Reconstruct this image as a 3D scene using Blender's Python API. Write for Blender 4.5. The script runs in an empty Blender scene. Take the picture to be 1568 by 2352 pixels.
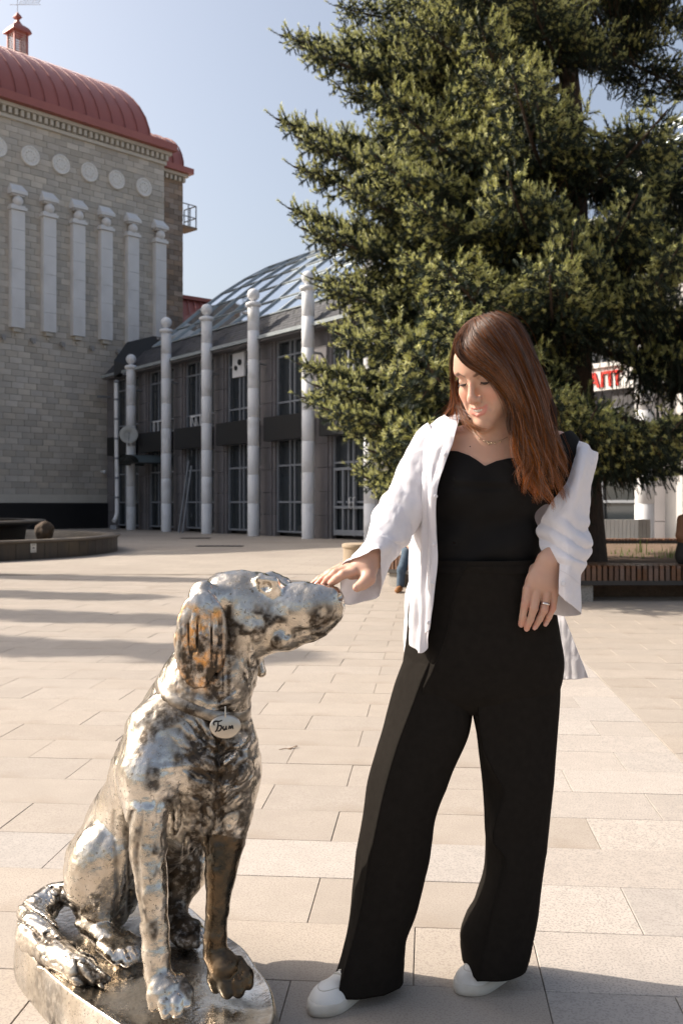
import bpy, bmesh, math, random, numpy as np
from mathutils import Vector, Matrix
random.seed(7); RNG=np.random.RandomState(11)
S=bpy.context.scene
COL=S.collection
# ---------------------------------------------------------------- camera
CAMH=1.2; FPX=2286.7; HOR=1156.0
def P(px,py,Y):
    "a point seen at picture position (1568 x 2352 frame) and at distance Y metres"
    return Vector(((px-784.0)*Y/FPX, Y, CAMH+(HOR-py)*Y/FPX))
cd=bpy.data.cameras.new('camera'); cam=bpy.data.objects.new('camera',cd); COL.objects.link(cam)
cam.location=(0,0,CAMH); cam.rotation_euler=(math.radians(90),0,0)
cd.lens=35; cd.sensor_width=36; cd.sensor_fit='AUTO'; cd.shift_y=-20/2352
cd.clip_start=.05; cd.clip_end=3000
cd.dof.use_dof=True; cd.dof.focus_distance=2.33; cd.dof.aperture_fstop=9
S.camera=cam
# ---------------------------------------------------------------- light
SUN_EL=math.radians(38); AZ=math.radians(14.5)
LD=Vector((math.cos(AZ)*math.cos(SUN_EL), -math.sin(AZ)*math.cos(SUN_EL), -math.sin(SUN_EL)))   # way the light travels
sd=bpy.data.lights.new('sun','SUN'); sd.energy=5.0; sd.angle=math.radians(.53); sd.color=(1.0,.91,.80)
sun=bpy.data.objects.new('sun',sd); COL.objects.link(sun); sun.rotation_euler=LD.to_track_quat('-Z','Y').to_euler()
W=bpy.data.worlds.new('World'); S.world=W; W.use_nodes=True
nt=W.node_tree; nt.nodes.clear()
sky=nt.nodes.new('ShaderNodeTexSky'); sky.sky_type='NISHITA'; sky.sun_disc=False
sky.sun_elevation=SUN_EL
sky.sun_rotation=math.atan2(-LD.x,-LD.y)
sky.air_density=1.0; sky.dust_density=5.0; sky.ozone_density=.8
bg=nt.nodes.new('ShaderNodeBackground'); bg.inputs[1].default_value=.150
wo=nt.nodes.new('ShaderNodeOutputWorld'); hsv=nt.nodes.new('ShaderNodeHueSaturation'); hsv.inputs['Saturation'].default_value=.74; nt.links.new(sky.outputs[0],hsv.inputs['Color']); nt.links.new(hsv.outputs[0],bg.inputs[0]); nt.links.new(bg.outputs[0],wo.inputs[0])
S.view_settings.view_transform='Standard'; S.view_settings.look='None'; S.view_settings.gamma=1.0
S.view_settings.exposure=.49
S.view_settings.use_curve_mapping=False
S.render.engine='CYCLES'; S.cycles.max_bounces=7; S.cycles.transparent_max_bounces=12
S.cycles.use_denoising=True; S.cycles.caustics_reflective=False; S.cycles.caustics_refractive=False

# ---------------------------------------------------------------- helpers
def tag(o,label=None,cat=None,group=None,kind=None):
    if label: o['label']=label
    if cat: o['category']=cat
    if group: o['group']=group
    if kind: o['kind']=kind
    return o
def empty(name,loc=(0,0,0),rz=0,label=None,cat=None,group=None):
    o=bpy.data.objects.new(name,None); COL.objects.link(o); o.location=loc; o.rotation_euler=(0,0,rz); o.empty_display_size=.1
    bpy.context.view_layer.update()
    return tag(o,label,cat,group)
def wm(o):
    m=Matrix.LocRotScale(o.location,o.rotation_euler,o.scale)
    return wm(o.parent)@m if o.parent else m
def link(name,me,parent=None,mats=None,smooth=None):
    "links a mesh whose points are in world space"
    o=bpy.data.objects.new(name,me); COL.objects.link(o)
    if mats is not None:
        for m in (mats if isinstance(mats,(list,tuple)) else [mats]): me.materials.append(m)
    if parent is not None:
        o.parent=parent; mw=wm(parent)
        me.transform(mw.inverted())
    if smooth is not None:
        me.polygons.foreach_set('use_smooth',[smooth]*len(me.polygons)); me.update()
    return o
class MB:
    "collects shapes in world space, then links them as one mesh"
    def __init__(s): s.v=[]; s.f=[]; s.sm=[]
    def add(s,vs,fs,sm=False):
        n=len(s.v); s.v+= [tuple(v) for v in vs]; s.f+=[tuple(i+n for i in f) for f in fs]; s.sm+=[sm]*len(fs); return s
    def box(s,c,size,ax=None,ay=None,az=None):
        "box at centre c with full sizes along the axes"
        ax=Vector(ax or (1,0,0)); ay=Vector(ay or (0,1,0)); az=Vector(az or (0,0,1)); c=Vector(c)
        vs=[c+ax*(size[0]/2*i)+ay*(size[1]/2*j)+az*(size[2]/2*k) for i in (-1,1) for j in (-1,1) for k in (-1,1)]
        return s.add(vs,[(0,1,3,2),(4,6,7,5),(0,4,5,1),(2,3,7,6),(0,2,6,4),(1,5,7,3)])
    def bar(s,a,b,w,h,up=(0,0,1)):
        a=Vector(a); b=Vector(b); d=(b-a); L=d.length; d.normalize(); up=Vector(up)
        sd_=d.cross(up)
        if sd_.length<1e-4: sd_=Vector((1,0,0))
        sd_.normalize(); u=sd_.cross(d)
        return s.box((a+b)/2,(L,w,h),d,sd_,u)
    def tube(s,pts,rad,n=10,cap=True,sm=True):
        pts=[Vector(p) for p in pts]; m=len(pts)
        if not isinstance(rad,(list,tuple)): rad=[rad]*m
        vs=[]; t0=(pts[1]-pts[0]).normalized(); ref=Vector((0,0,1)) if abs(t0.z)<.9 else Vector((1,0,0))
        a=t0.cross(ref).normalized()
        for i in range(m):
            t=(pts[min(i+1,m-1)]-pts[max(i-1,0)]).normalized()
            a=(a-t*a.dot(t)).normalized(); b=t.cross(a)
            for k in range(n):
                q=2*math.pi*k/n; vs.append(pts[i]+(a*math.cos(q)+b*math.sin(q))*rad[i])
        fs=[(i*n+k,i*n+(k+1)%n,(i+1)*n+(k+1)%n,(i+1)*n+k) for i in range(m-1) for k in range(n)]
        s.add(vs,fs,sm)
        if cap:
            s.add(vs[:n],[tuple(range(n))[::-1]]); s.add(vs[-n:],[tuple(range(n))])
        return s
    def lathe(s,base,prof,n=20,ax=None,ay=None,az=None,sm=True,cap=True):
        base=Vector(base); ax=Vector(ax or (1,0,0)); ay=Vector(ay or (0,1,0)); az=Vector(az or (0,0,1))
        vs=[base+(ax*math.cos(2*math.pi*k/n)+ay*math.sin(2*math.pi*k/n))*r+az*z for r,z in prof for k in range(n)]
        m=len(prof)
        fs=[(i*n+k,i*n+(k+1)%n,(i+1)*n+(k+1)%n,(i+1)*n+k) for i in range(m-1) for k in range(n)]
        s.add(vs,fs,sm)
        if cap:
            if prof[0][0]>1e-4: s.add(vs[:n],[tuple(range(n))[::-1]])
            if prof[-1][0]>1e-4: s.add(vs[-n:],[tuple(range(n))])
        return s
    def sphere(s,c,r,n=14):
        pr=[(max(1e-5,r*math.sin(math.pi*i/n)),-r*math.cos(math.pi*i/n)) for i in range(n+1)]
        return s.lathe(c,pr,n*2-4 if n>8 else n,cap=False)
    def grid(s,G,closed=False,sm=True):
        n=len(G); m=len(G[0]); vs=[p for r in G for p in r]
        fs=[(i*m+k,i*m+(k+1)%m,(i+1)*m+(k+1)%m,(i+1)*m+k) for i in range(n-1) for k in range(m if closed else m-1)]
        return s.add(vs,fs,sm)
    def prism(s,poly,o,ax,ay,n,depth):
        "polygon (a,b) in plane o+a*ax+b*ay pushed along n by depth"
        o=Vector(o); ax=Vector(ax); ay=Vector(ay); n=Vector(n); k=len(poly)
        vs=[o+ax*a+ay*b for a,b in poly]+[o+ax*a+ay*b+n*depth for a,b in poly]
        fs=[tuple(range(k))[::-1],tuple(range(k,2*k))]+[(i,(i+1)%k,(i+1)%k+k,i+k) for i in range(k)]
        return s.add(vs,fs)
    def mesh(s,name):
        me=bpy.data.meshes.new(name); me.from_pydata(s.v,[],s.f); me.polygons.foreach_set('use_smooth',s.sm); me.update(); return me
    def build(s,name,mats,parent=None,**kw):
        o=link(name,s.mesh(name),parent,mats); tag(o,**kw); return o
def shared(name,me,mats_set,parent,loc,rz=0,scale=None):
    "one more object on an already made mesh; loc is in the parent's space (parents stand unrotated)"
    o=bpy.data.objects.new(name,me); COL.objects.link(o); o.parent=parent; o.location=loc; o.rotation_euler=(0,0,rz)
    if scale: o.scale=scale
    return o
def bevel(o,w,seg=2):
    m=o.modifiers.new('bevel','BEVEL'); m.width=w; m.segments=seg; m.limit_method='ANGLE'; m.angle_limit=math.radians(35); return o
# ---------------------------------------------------------------- materials
def M(name,c1,c2=None,rough=.6,metal=0.,scale=4.,bump=0.,bscale=40.,island=0.,spec=.5,detail=4.,aniso=(1,1,1),
      rvar=0.,coat=0.,sheen=0.,trans=0.,emit=0.,bdist=.01,dirt=None,dscale=.6,dlo=.5,dhi=.75,alpha=None,sss=0.,coord='Object',speck=None,sscale=220.,attr=None):
    m=bpy.data.materials.new(name); m.use_nodes=True; t=m.node_tree; N=t.nodes; L=t.links
    b=N['Principled BSDF']; o=N['Material Output']
    def new(k,**kw):
        n=N.new(k)
        for a,v in kw.items(): setattr(n,a,v)
        return n
    tc=new('ShaderNodeTexCoord'); mp=new('ShaderNodeMapping'); mp.inputs['Scale'].default_value=aniso
    L.new(tc.outputs[coord],mp.inputs[0])
    V=mp.outputs[0]
    if island or rvar:
        oi=new('ShaderNodeObjectInfo'); ge=new('ShaderNodeNewGeometry')
        ad=new('ShaderNodeMath',operation='ADD'); L.new(oi.outputs['Random'],ad.inputs[0]); L.new(ge.outputs['Random Per Island'],ad.inputs[1])
        fr=new('ShaderNodeMath',operation='FRACT'); L.new(ad.outputs[0],fr.inputs[0]); RND=fr.outputs[0]
        # shift the pattern for every piece
        vs=new('ShaderNodeVectorMath',operation='SCALE'); vs.inputs[0].default_value=(37,23,11); L.new(RND,vs.inputs['Scale'])
        va=new('ShaderNodeVectorMath',operation='ADD'); L.new(V,va.inputs[0]); L.new(vs.outputs[0],va.inputs[1]); V=va.outputs[0]
    nz=new('ShaderNodeTexNoise'); nz.inputs['Scale'].default_value=scale; nz.inputs['Detail'].default_value=detail; L.new(V,nz.inputs['Vector'])
    ra=new('ShaderNodeMapRange'); ra.inputs[1].default_value=.3; ra.inputs[2].default_value=.7; L.new(nz.outputs[0],ra.inputs[0])
    mx=new('ShaderNodeMix',data_type='RGBA'); L.new(ra.outputs[0],mx.inputs[0])
    c2=c2 or tuple(x*.85 for x in c1)
    mx.inputs[6].default_value=(*c1,1); mx.inputs[7].default_value=(*c2,1)
    C=mx.outputs[2]
    if island:
        hs=new('ShaderNodeHueSaturation'); mr=new('ShaderNodeMapRange'); mr.inputs[3].default_value=1-island; mr.inputs[4].default_value=1+island
        L.new(RND,mr.inputs[0]); L.new(mr.outputs[0],hs.inputs['Value']); L.new(C,hs.inputs['Color'])
        m2=new('ShaderNodeMath',operation='MULTIPLY'); m2.inputs[1].default_value=7.31; L.new(RND,m2.inputs[0])
        m3=new('ShaderNodeMath',operation='FRACT'); L.new(m2.outputs[0],m3.inputs[0])
        m4=new('ShaderNodeMapRange'); m4.inputs[3].default_value=1-island*.9; m4.inputs[4].default_value=1+island*.9; L.new(m3.outputs[0],m4.inputs[0])
        L.new(m4.outputs[0],hs.inputs['Saturation']); C=hs.outputs[0]
    if speck:
        n2=new('ShaderNodeTexNoise'); n2.inputs['Scale'].default_value=sscale; n2.inputs['Detail'].default_value=2; L.new(V,n2.inputs['Vector'])
        r2=new('ShaderNodeMapRange'); r2.inputs[1].default_value=.50; r2.inputs[2].default_value=.62; L.new(n2.outputs[0],r2.inputs[0])
        x2=new('ShaderNodeMix',data_type='RGBA'); L.new(r2.outputs[0],x2.inputs[0]); L.new(C,x2.inputs[6]); x2.inputs[7].default_value=(*speck,1); C=x2.outputs[2]
    if dirt:
        n3=new('ShaderNodeTexNoise'); n3.inputs['Scale'].default_value=dscale; n3.inputs['Detail'].default_value=6; L.new(tc.outputs[coord],n3.inputs['Vector'])
        r3=new('ShaderNodeMapRange'); r3.inputs[1].default_value=dlo; r3.inputs[2].default_value=dhi; L.new(n3.outputs[0],r3.inputs[0])
        x3=new('ShaderNodeMix',data_type='RGBA'); L.new(r3.outputs[0],x3.inputs[0]); L.new(C,x3.inputs[6]); x3.inputs[7].default_value=(*dirt,1); C=x3.outputs[2]
    L.new(C,b.inputs['Base Color'])
    b.inputs['Roughness'].default_value=rough; b.inputs['Metallic'].default_value=metal; b.inputs['Specular IOR Level'].default_value=spec
    b.inputs['Coat Weight'].default_value=coat; b.inputs['Sheen Weight'].default_value=sheen
    if sss: b.inputs['Subsurface Weight'].default_value=sss; b.inputs['Subsurface Radius'].default_value=(.012,.004,.002); b.inputs['Subsurface Scale'].default_value=1.
    if rvar:
        r4=new('ShaderNodeMapRange'); r4.inputs[3].default_value=max(.02,rough-rvar); r4.inputs[4].default_value=rough+rvar; L.new(nz.outputs[0],r4.inputs[0]); L.new(r4.outputs[0],b.inputs['Roughness'])
    if bump:
        n4=new('ShaderNodeTexNoise'); n4.inputs['Scale'].default_value=bscale; n4.inputs['Detail'].default_value=5; L.new(V,n4.inputs['Vector'])
        bp=new('ShaderNodeBump'); bp.inputs['Strength'].default_value=bump; bp.inputs['Distance'].default_value=bdist; L.new(n4.outputs[0],bp.inputs['Height']); L.new(bp.outputs[0],b.inputs['Normal'])
    if trans:
        tl=new('ShaderNodeBsdfTranslucent'); L.new(C,tl.inputs[0]); ms=new('ShaderNodeMixShader'); ms.inputs[0].default_value=trans
        L.new(b.outputs[0],ms.inputs[1]); L.new(tl.outputs[0],ms.inputs[2]); L.new(ms.outputs[0],o.inputs[0])
    return m
def vnoise(p,seed=0):
    "smooth value noise, p (...,3) array, about -1..1"
    p=np.asarray(p,dtype=np.float32); i=np.floor(p).astype(np.int64); f=p-i; f=f*f*(3-2*f)
    def h(ix,iy,iz):
        n=(ix*374761393+iy*668265263+iz*2147483647+seed*974634777)&0xffffffff
        n=((n^(n>>13))*1274126177)&0xffffffff; n=(n^(n>>16))&0xffff
        return n.astype(np.float32)/32767.5-1
    r=0
    for a in (0,1):
        for b in (0,1):
            for c in (0,1):
                w=(f[...,0] if a else 1-f[...,0])*(f[...,1] if b else 1-f[...,1])*(f[...,2] if c else 1-f[...,2])
                r=r+w*h(i[...,0]+a,i[...,1]+b,i[...,2]+c)
    return r
def cr(pts,n):
    "Catmull-Rom through pts (k,d) -> (n,d)"
    p=np.asarray(pts,dtype=float); k=len(p); t=np.linspace(0,k-1,n); i=np.minimum(t.astype(int),k-2); f=(t-i)[:,None]
    p0=p[np.maximum(i-1,0)]; p1=p[i]; p2=p[i+1]; p3=p[np.minimum(i+2,k-1)]
    return .5*((2*p1)+(-p0+p2)*f+(2*p0-5*p1+4*p2-p3)*f*f+(-p0+3*p1-3*p2+p3)*f**3)
# ================================================================ GROUND
m_ground=M('paving_far',(.40,.345,.288),(.36,.31,.258),rough=.75,scale=.8,dirt=(.26,.215,.175),dscale=.15,bump=.1,bscale=60)
# far paving: the joints as a fine pattern on the sheet
t=m_ground.node_tree; N=t.nodes; L=t.links
YAW=math.radians(5.0)
tc=N.new('ShaderNodeTexCoord'); mp=N.new('ShaderNodeMapping'); mp.inputs['Rotation'].default_value=(0,0,YAW); mp.inputs['Location'].default_value=(0.35,0.0,0)
br=N.new('ShaderNodeTexBrick'); br.inputs['Scale'].default_value=1.0; br.inputs['Brick Width'].default_value=.614; br.inputs['Row Height'].default_value=.345
br.inputs['Mortar Size'].default_value=.004; br.inputs['Color1'].default_value=(1,1,1,1); br.inputs['Color2'].default_value=(.9,.9,.9,1); br.inputs['Mortar'].default_value=(.55,.5,.45,1)
L.new(tc.outputs['Object'],mp.inputs[0]); L.new(mp.outputs[0],br.inputs['Vector'])
b=N['Principled BSDF']; src=b.inputs['Base Color'].links[0].from_socket
mm=N.new('ShaderNodeMix'); mm.data_type='RGBA'; mm.blend_type='MULTIPLY'; mm.inputs[0].default_value=1; L.new(src,mm.inputs[6]); L.new(br.outputs[0],mm.inputs[7]); L.new(mm.outputs[2],b.inputs['Base Color'])
g=MB().add([(-700,-700,-.012),(700,-700,-.012),(700,900,-.012),(-700,900,-.012)],[(0,1,2,3)]).build('ground',m_ground,kind='structure')
m_tan=M('tan_paver',(.42,.362,.302),(.375,.322,.266),rough=.62,scale=7,island=.06,speck=(.31,.262,.225),sscale=190,bump=.35,bscale=160,bdist=.002,dirt=(.27,.21,.155),dscale=1.7,dlo=.58,dhi=.80)
m_gran=M('speckled_granite_paver',(.475,.42,.37),(.42,.37,.325),rough=.6,scale=16,island=.10,speck=(.31,.28,.25),sscale=150,bump=.3,bscale=180,bdist=.002)
m_soil=M('joint_sand',(.30,.255,.205),(.05,.04,.03),rough=.95,scale=1.6)
pav=MB().add([(-9,-1,-.009),(9,-1,-.009),(12,17,-.009),(-12,17,-.009)],[(0,1,2,3)]).build('pavement',m_soil,kind='structure')
TW,TD,GAP=.614,.345,.0023
def tile_mesh(name,w,d,mat,ch=.0014):
    me=bpy.data.meshes.new(name); x,y=w/2-GAP/2,d/2-GAP/2
    v=[(sx*x,sy*y,-.03) for sx,sy in ((-1,-1),(1,-1),(1,1),(-1,1))]+[(sx*x,sy*y,-ch) for sx,sy in ((-1,-1),(1,-1),(1,1),(-1,1))]+[(sx*(x-ch),sy*(y-ch),0) for sx,sy in ((-1,-1),(1,-1),(1,1),(-1,1))]
    f=[(8,9,10,11)]+[(i,(i+1)%4,(i+1)%4+4,i+4) for i in range(4)]+[(i+4,(i+1)%4+4,(i+1)%4+8,i+8) for i in range(4)]
    me.from_pydata(v,[],f); me.materials.append(mat); return me
cy,sy_=math.cos(YAW),math.sin(YAW)
def uv2xy(u,v): return (u*cy+v*sy_, -u*sy_+v*cy)
cells=[]
for n in range(-9,40):
    v0=(n+8.2)*TD; odd=n%2
    # left field, up to the granite band
    k0=-30
    joints=[-.345-(.307 if odd else 0)+i*TW for i in range(-26,2)]
    js=[j for j in joints if j<.285-.12]+[.285]
    for a,b_ in zip(js[:-1],js[1:]): cells.append((a,b_,v0,v0+TD,'g' if n==1 else 't'))
    off=[.285,.596,1.17] if not odd else [.285,.885,1.17]
    for a,b_ in zip(off[:-1],off[1:]): cells.append((a,b_,v0,v0+TD,'t' if (n,a)==(2,.285) else 'g'))
    s_=1.17+(.31 if odd else .0)
    js=[1.17]+([s_] if odd else [])+[s_+TW*i for i in range(1,26)]
    for a,b_ in zip(js[:-1],js[1:]): cells.append((a,b_,v0,v0+TD,'t'))
def cellinfo(c):
    u=(c[0]+c[1])/2; v=(c[2]+c[3])/2; x,y=uv2xy(u,v)
    vis = y>1.9 and abs(x)<.343*y+.45
    return x,y,vis
cells=[(c,)+cellinfo(c) for c in cells]
cells=[c for c in cells if c[2]<16.6 and abs(c[1])<.5*max(c[2],0)+4]
cells.sort(key=lambda c:(not c[3],c[2]))
tmesh={}
rest_t=MB(); rest_g=MB()
for i,(c,x,y,vis) in enumerate(cells):
    w,d=c[1]-c[0],c[3]-c[2]
    z=random.uniform(-.0012,.0012)
    if i<300:
        key=(round(w,3),c[4])
        if key not in tmesh: tmesh[key]=tile_mesh('paving_stone',w,d,m_gran if c[4]=='g' else m_tan)
        o=shared('paving_stone',tmesh[key],None,pav,(x,y,z),-YAW)
        o.rotation_euler=(random.uniform(-.0015,.0015),random.uniform(-.001,.001),-YAW)
    else:
        R=(rest_g if c[4]=='g' else rest_t); a=Vector((cy,-sy_,0)); b2=Vector((sy_,cy,0))
        R.box((x,y,z-.01),(w-GAP,d-GAP,.02),a,b2,(0,0,1))
rest_t.build('far_paving_stones',m_tan,pav,kind='stuff')
rest_g.build('far_granite_stones',m_gran,pav,kind='stuff')
# bits on the ground
m_iron=M('cast_iron',(.06,.055,.05),rough=.6,scale=20)
for k,(px,py,wd,lb) in enumerate(((450,1236,1.0,'far dark drain cover set in the shaded square'),(505,1254,1.3,'nearer dark drain cover set in the shaded square'))):
    Y=FPX*CAMH/(py-HOR); c=P(px,py,Y)
    t_=empty('drain_cover',(c.x,Y,0),0,lb,'drain cover')
    MB().box((c.x,Y,.0),(wd,.5,.012)).build('frame',m_iron,t_)
    mb=MB()
    for q in range(8): mb.box((c.x-wd*.42+q*wd*.12,Y,.009),(.05,.42,.01))
    mb.build('grate',m_iron,t_)
m_leaf=M('dry_leaf',(.16,.09,.04),rough=.7,scale=30)
for k,(px,py,a,lb) in enumerate(((672,1719,.4,'small dry curled leaf lying on the paving between dog statue and woman'),(655,1723,-.6,'thin dry twig lying on the paving beside the leaf'))):
    Y=FPX*CAMH/(py-HOR); c=P(px,py,Y)
    mb=MB()
    if k==0:
        mb.grid([[Vector((c.x,Y,.004))+Vector((math.cos(a)*u+.006*math.sin(v*3)*1, math.sin(a)*u*1.2+v*.25, .006*abs(v)*3+.004*math.sin(u*90))) for v in (-.03,0,.03)] for u in np.linspace(-.025,.025,6)])
    else: mb.tube([Vector((c.x-.03,Y,.003)),Vector((c.x,Y+.012,.006)),Vector((c.x+.03,Y+.002,.003))],[.0016,.002,.001],5)
    o=mb.build('dry_leaf' if k==0 else 'twig',m_leaf); tag(o,lb,'leaf' if k==0 else 'twig')
    if k==0: o.modifiers.new('s','SOLIDIFY').thickness=.0012
# ================================================================ STONE BUILDING (left)
WV=Vector((.688,.726,0)).normalized(); NV=Vector((WV.y,-WV.x,0))       # along the wall, out of the wall
C0=Vector((-9.2,51.6,0))
def SW(t,o,z): return C0-WV*t+NV*o+Vector((0,0,z))                      # t: metres left of the corner, o: out, z: up
Z3=Vector((0,0,1))
def tpx(x,Yx=45.0):
    k=(784-x)/FPX; # solve for t on the wall plane
    return (C0.x+k*C0.y)/(WV.x+k*WV.y)
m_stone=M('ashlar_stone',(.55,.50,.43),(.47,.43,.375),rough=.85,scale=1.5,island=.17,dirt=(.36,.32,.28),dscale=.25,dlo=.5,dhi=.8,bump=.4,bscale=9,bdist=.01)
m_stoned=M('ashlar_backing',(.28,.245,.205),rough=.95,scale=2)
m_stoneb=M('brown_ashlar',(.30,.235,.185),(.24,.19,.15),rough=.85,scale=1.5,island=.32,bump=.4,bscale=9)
m_white=M('pale_render',(.74,.73,.72),(.68,.67,.66),rough=.8,scale=1.2,bump=.15,bscale=12,dirt=(.5,.49,.47),dscale=.5)
m_corn=M('cornice_stone',(.60,.56,.49),(.54,.50,.43),rough=.85,scale=2)
m_red=M('red_sheet_roof',(.36,.115,.09),(.31,.095,.075),rough=.42,scale=.6,metal=.15,bump=.1,bscale=3)
m_red2=M('red_roof_seam',(.27,.075,.058),rough=.35,scale=2)
m_black=M('black_granite',(.018,.018,.02),rough=.35,scale=3,spec=.5)
sb=empty('stone_building',(C0.x,C0.y,0),0,'tall pale stone block building with a red barrel roof and white hanging pilasters','building')
TL=30.0
EAVE=19.2
# mass behind the facing
MB().box(SW(TL/2,-9.3,EAVE/2-.5),(TL,18.4,EAVE+.6),WV,NV,Z3).build('wall',m_stoned,sb)
MB().box(SW(TL/2,.10,.1),(TL,.34,2.2),WV,NV,Z3).build('plinth',m_black,sb)
MB().box(SW(TL/2,.03,1.42),(TL,.12,.40),WV,NV,Z3).build('base_course',m_corn,sb)
# stone courses: real blocks
BW,BH=.63,.285
bm_=bpy.data.meshes.new('stone_block')
def blk(me,w,h,d,mat):
    mb=MB().box((0,0,0),(w,d,h),WV,NV,Z3); me.from_pydata(mb.v,[],mb.f); me.materials.append(mat)
blk(bm_,BW-.014,BH-.014,.09,m_stone)
blocks=[]
row=0; z=1.62
while z+BH<EAVE+.02:
    off=(row%2)*BW/2+ (.11 if row%3==0 else 0)
    k=-1
    while k*BW+off<17.5:
        t0=max(0,k*BW+off); t1=(k+1)*BW+off
        if t1>.05: blocks.append((t0,t1,z))
        k+=1
    z+=BH; row+=1
def seen(t,z):
    p=SW(t,0,z); x=784+p.x/p.y*FPX; y=HOR-(p.z-CAMH)/p.y*FPX
    return x>-10 and y>-10 and not (x>265 and y>800+(330-x)*0.2)
full=[b for b in blocks if abs(b[1]-b[0]-BW)<.01 and seen((b[0]+b[1])/2,b[2])]
full.sort(key=lambda b:(SW(b[0],0,0).y))
part=set(id(b) for b in full[:300])
rest=MB()
for b_ in blocks:
    t0,t1,z=b_; dz=random.choice((0,0,.004,.009,-.004)); c=SW((t0+t1)/2,-.045+.04+dz,z+BH/2)
    if id(b_) in part: shared('stone_block',bm_,None,sb,c-Vector((C0.x,C0.y,0)))
    else: rest.box(c,(t1-t0-.014,.09,BH-.014),WV,NV,Z3)
rest.build('stone_blocks',m_stone,sb,kind='stuff')
# cornice with dentils
MB().box(SW(TL/2,.14,EAVE+.06),(TL+.5,.5,.16),WV,NV,Z3).build('cornice',m_corn,sb)
MB().box(SW(TL/2,.06,EAVE-.42),(TL+.14,.22,.16),WV,NV,Z3).build('cornice_band',m_corn,sb)
dm=MB().box((0,0,0),(.16,.24,.26),WV,NV,Z3).mesh('dentil'); dm.materials.append(m_corn)
for i in range(52):
    shared('dentil',dm,None,sb,SW(i*.3-.0,.18,EAVE-.17)-Vector((C0.x,C0.y,0)))
# barrel roof
RR,RH=9.0,5.25
MB().box(SW(TL/2-.15,.30,EAVE+.33),(TL+.4,.8,.36),WV,NV,Z3).build('fascia',m_red,sb)
def DC(a): c=math.cos(a); return math.copysign(abs(c)**1.11,c)
def DS(a): return max(0,math.sin(a))**1.11
G=[]
for q in range(21):
    th=math.pi*q/20
    G.append([SW(t,-RR+RR*DC(th),EAVE+.5+RH*DS(th)) for t in (.75,TL)])
rf=MB().grid(G)
rf.add([SW(.75,-RR+RR*DC(math.pi*q/20),EAVE+.5+RH*DS(math.pi*q/20)) for q in range(21)],[tuple(range(21))])
rf.build('roof',m_red,sb)
sm_=MB()
prof=[Vector((0,0,0))]*0
pts=[-WV*0+NV*(-RR+(RR+.03)*DC(math.pi*q/28))+Z3*(EAVE+.5+(RH+.03)*DS(math.pi*q/28)) for q in range(0,17)]
sm_=MB()
for a,b_ in zip(pts[:-1],pts[1:]): sm_.bar(a,b_,.03,.028,WV.cross((b_-a).normalized()))
sme=sm_.mesh('roof_seam'); sme.materials.append(m_red2)
for i in range(21): shared('roof_seam',sme,None,sb,-WV*(.85+i*.74))
snow=MB()
for i in range(40): snow.box(SW(.3+i*.37,-RR+RR*math.cos(1.25),EAVE+.5+RH*math.sin(1.25)+.02),(.02,.3,.12),WV,NV,Z3)
# medallions and pilasters
m_med=M('carved_medallion',(.86,.84,.80),(.72,.70,.66),rough=.8,scale=9,bump=1.0,bscale=14,bdist=.05)
md=MB(); pr=[(.001,.02),(.12,.07),(.2,.03),(.30,.06),(.36,.03),(.40,.085),(.46,.085),(.47,0)]
pr=[(r,z) for r,z in pr][::-1]
md.lathe((0,0,0),pr,26,WV,Z3,NV*1)
for k in range(10):
    a=2*math.pi*k/10; md.sphere(WV*(.22*math.cos(a))+Z3*(.22*math.sin(a))+NV*.05,.045,6)
mdm=md.mesh('medallion'); mdm.materials.append(m_med)
for x in (-8,67.7,138,203,265.5,328):
    shared('medallion',mdm,None,sb,SW(tpx(x),.07,17.25)-Vector((C0.x,C0.y,0)))
PT,PB=14.55,9.2
def pil():
    h=PT-PB
    a=MB()
    for k in range(6):
        a.box(NV*.16+Z3*(PB+h*(k+.5)/6),(.66,.32,h/6-.012),WV,NV,Z3)
    a.box(NV*.14+Z3*((PB+PT)/2),(.62,.28,h-.02),WV,NV,Z3)
    cap=MB()
    cap.box(NV*.2+Z3*(PT+.08),(.80,.42,.14),WV,NV,Z3)
    cap.box(NV*.17+Z3*(PT+.19),(.68,.34,.1),WV,NV,Z3)
    ball=MB().sphere(NV*.25+Z3*(PT+.42),.24,12)
    top=MB()
    top.box(NV*.17+Z3*(PT+.68),(.62,.36,.06),WV,NV,Z3)
    top.add([NV*o+WV*w+Z3*z for o,w,z in ((0,-.40,PT+.72),(.45,-.40,PT+.72),(.45,.40,PT+.72),(0,.40,PT+.72),(0,-.40,PT+.92),(.45,-.40,PT+.86),(.45,.40,PT+.86),(0,.40,PT+.92),(0,-.3,PT+1.22),(.1,-.3,PT+1.22),(.1,.3,PT+1.22),(0,.3,PT+1.22))],
      [(0,1,2,3),(1,5,6,2),(0,4,5,1),(3,2,6,7),(4,8,9,5),(5,9,10,6),(6,10,11,7),(8,11,10,9)])
    foot=MB().box(NV*.14+Z3*(PB-.09),(.34,.22,.16),WV,NV,Z3)
    foot.box(NV*.1+Z3*(PB-.3),(.12,.1,.1),WV,NV,Z3)
    return [('pilaster',a,m_white),('capital',cap,m_white),('ball',ball,m_white),('crown_stone',top,m_white),('foot_stone',foot,m_corn)]
pm=[(n,mb.mesh(n),m) for n,mb,m in pil()]
for n,me,m in pm: me.materials.append(m)
for x in (35,107.5,174.7,238,299,362,-42):
    base=shared('pilaster',pm[0][1],None,sb,-WV*tpx(x)) if False else None
    d=-WV*tpx(x)
    p0=shared('pilaster',pm[0][1],None,sb,d)
    for n,me,m in pm[1:]: shared(n,me,None,p0,(0,0,0))
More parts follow.
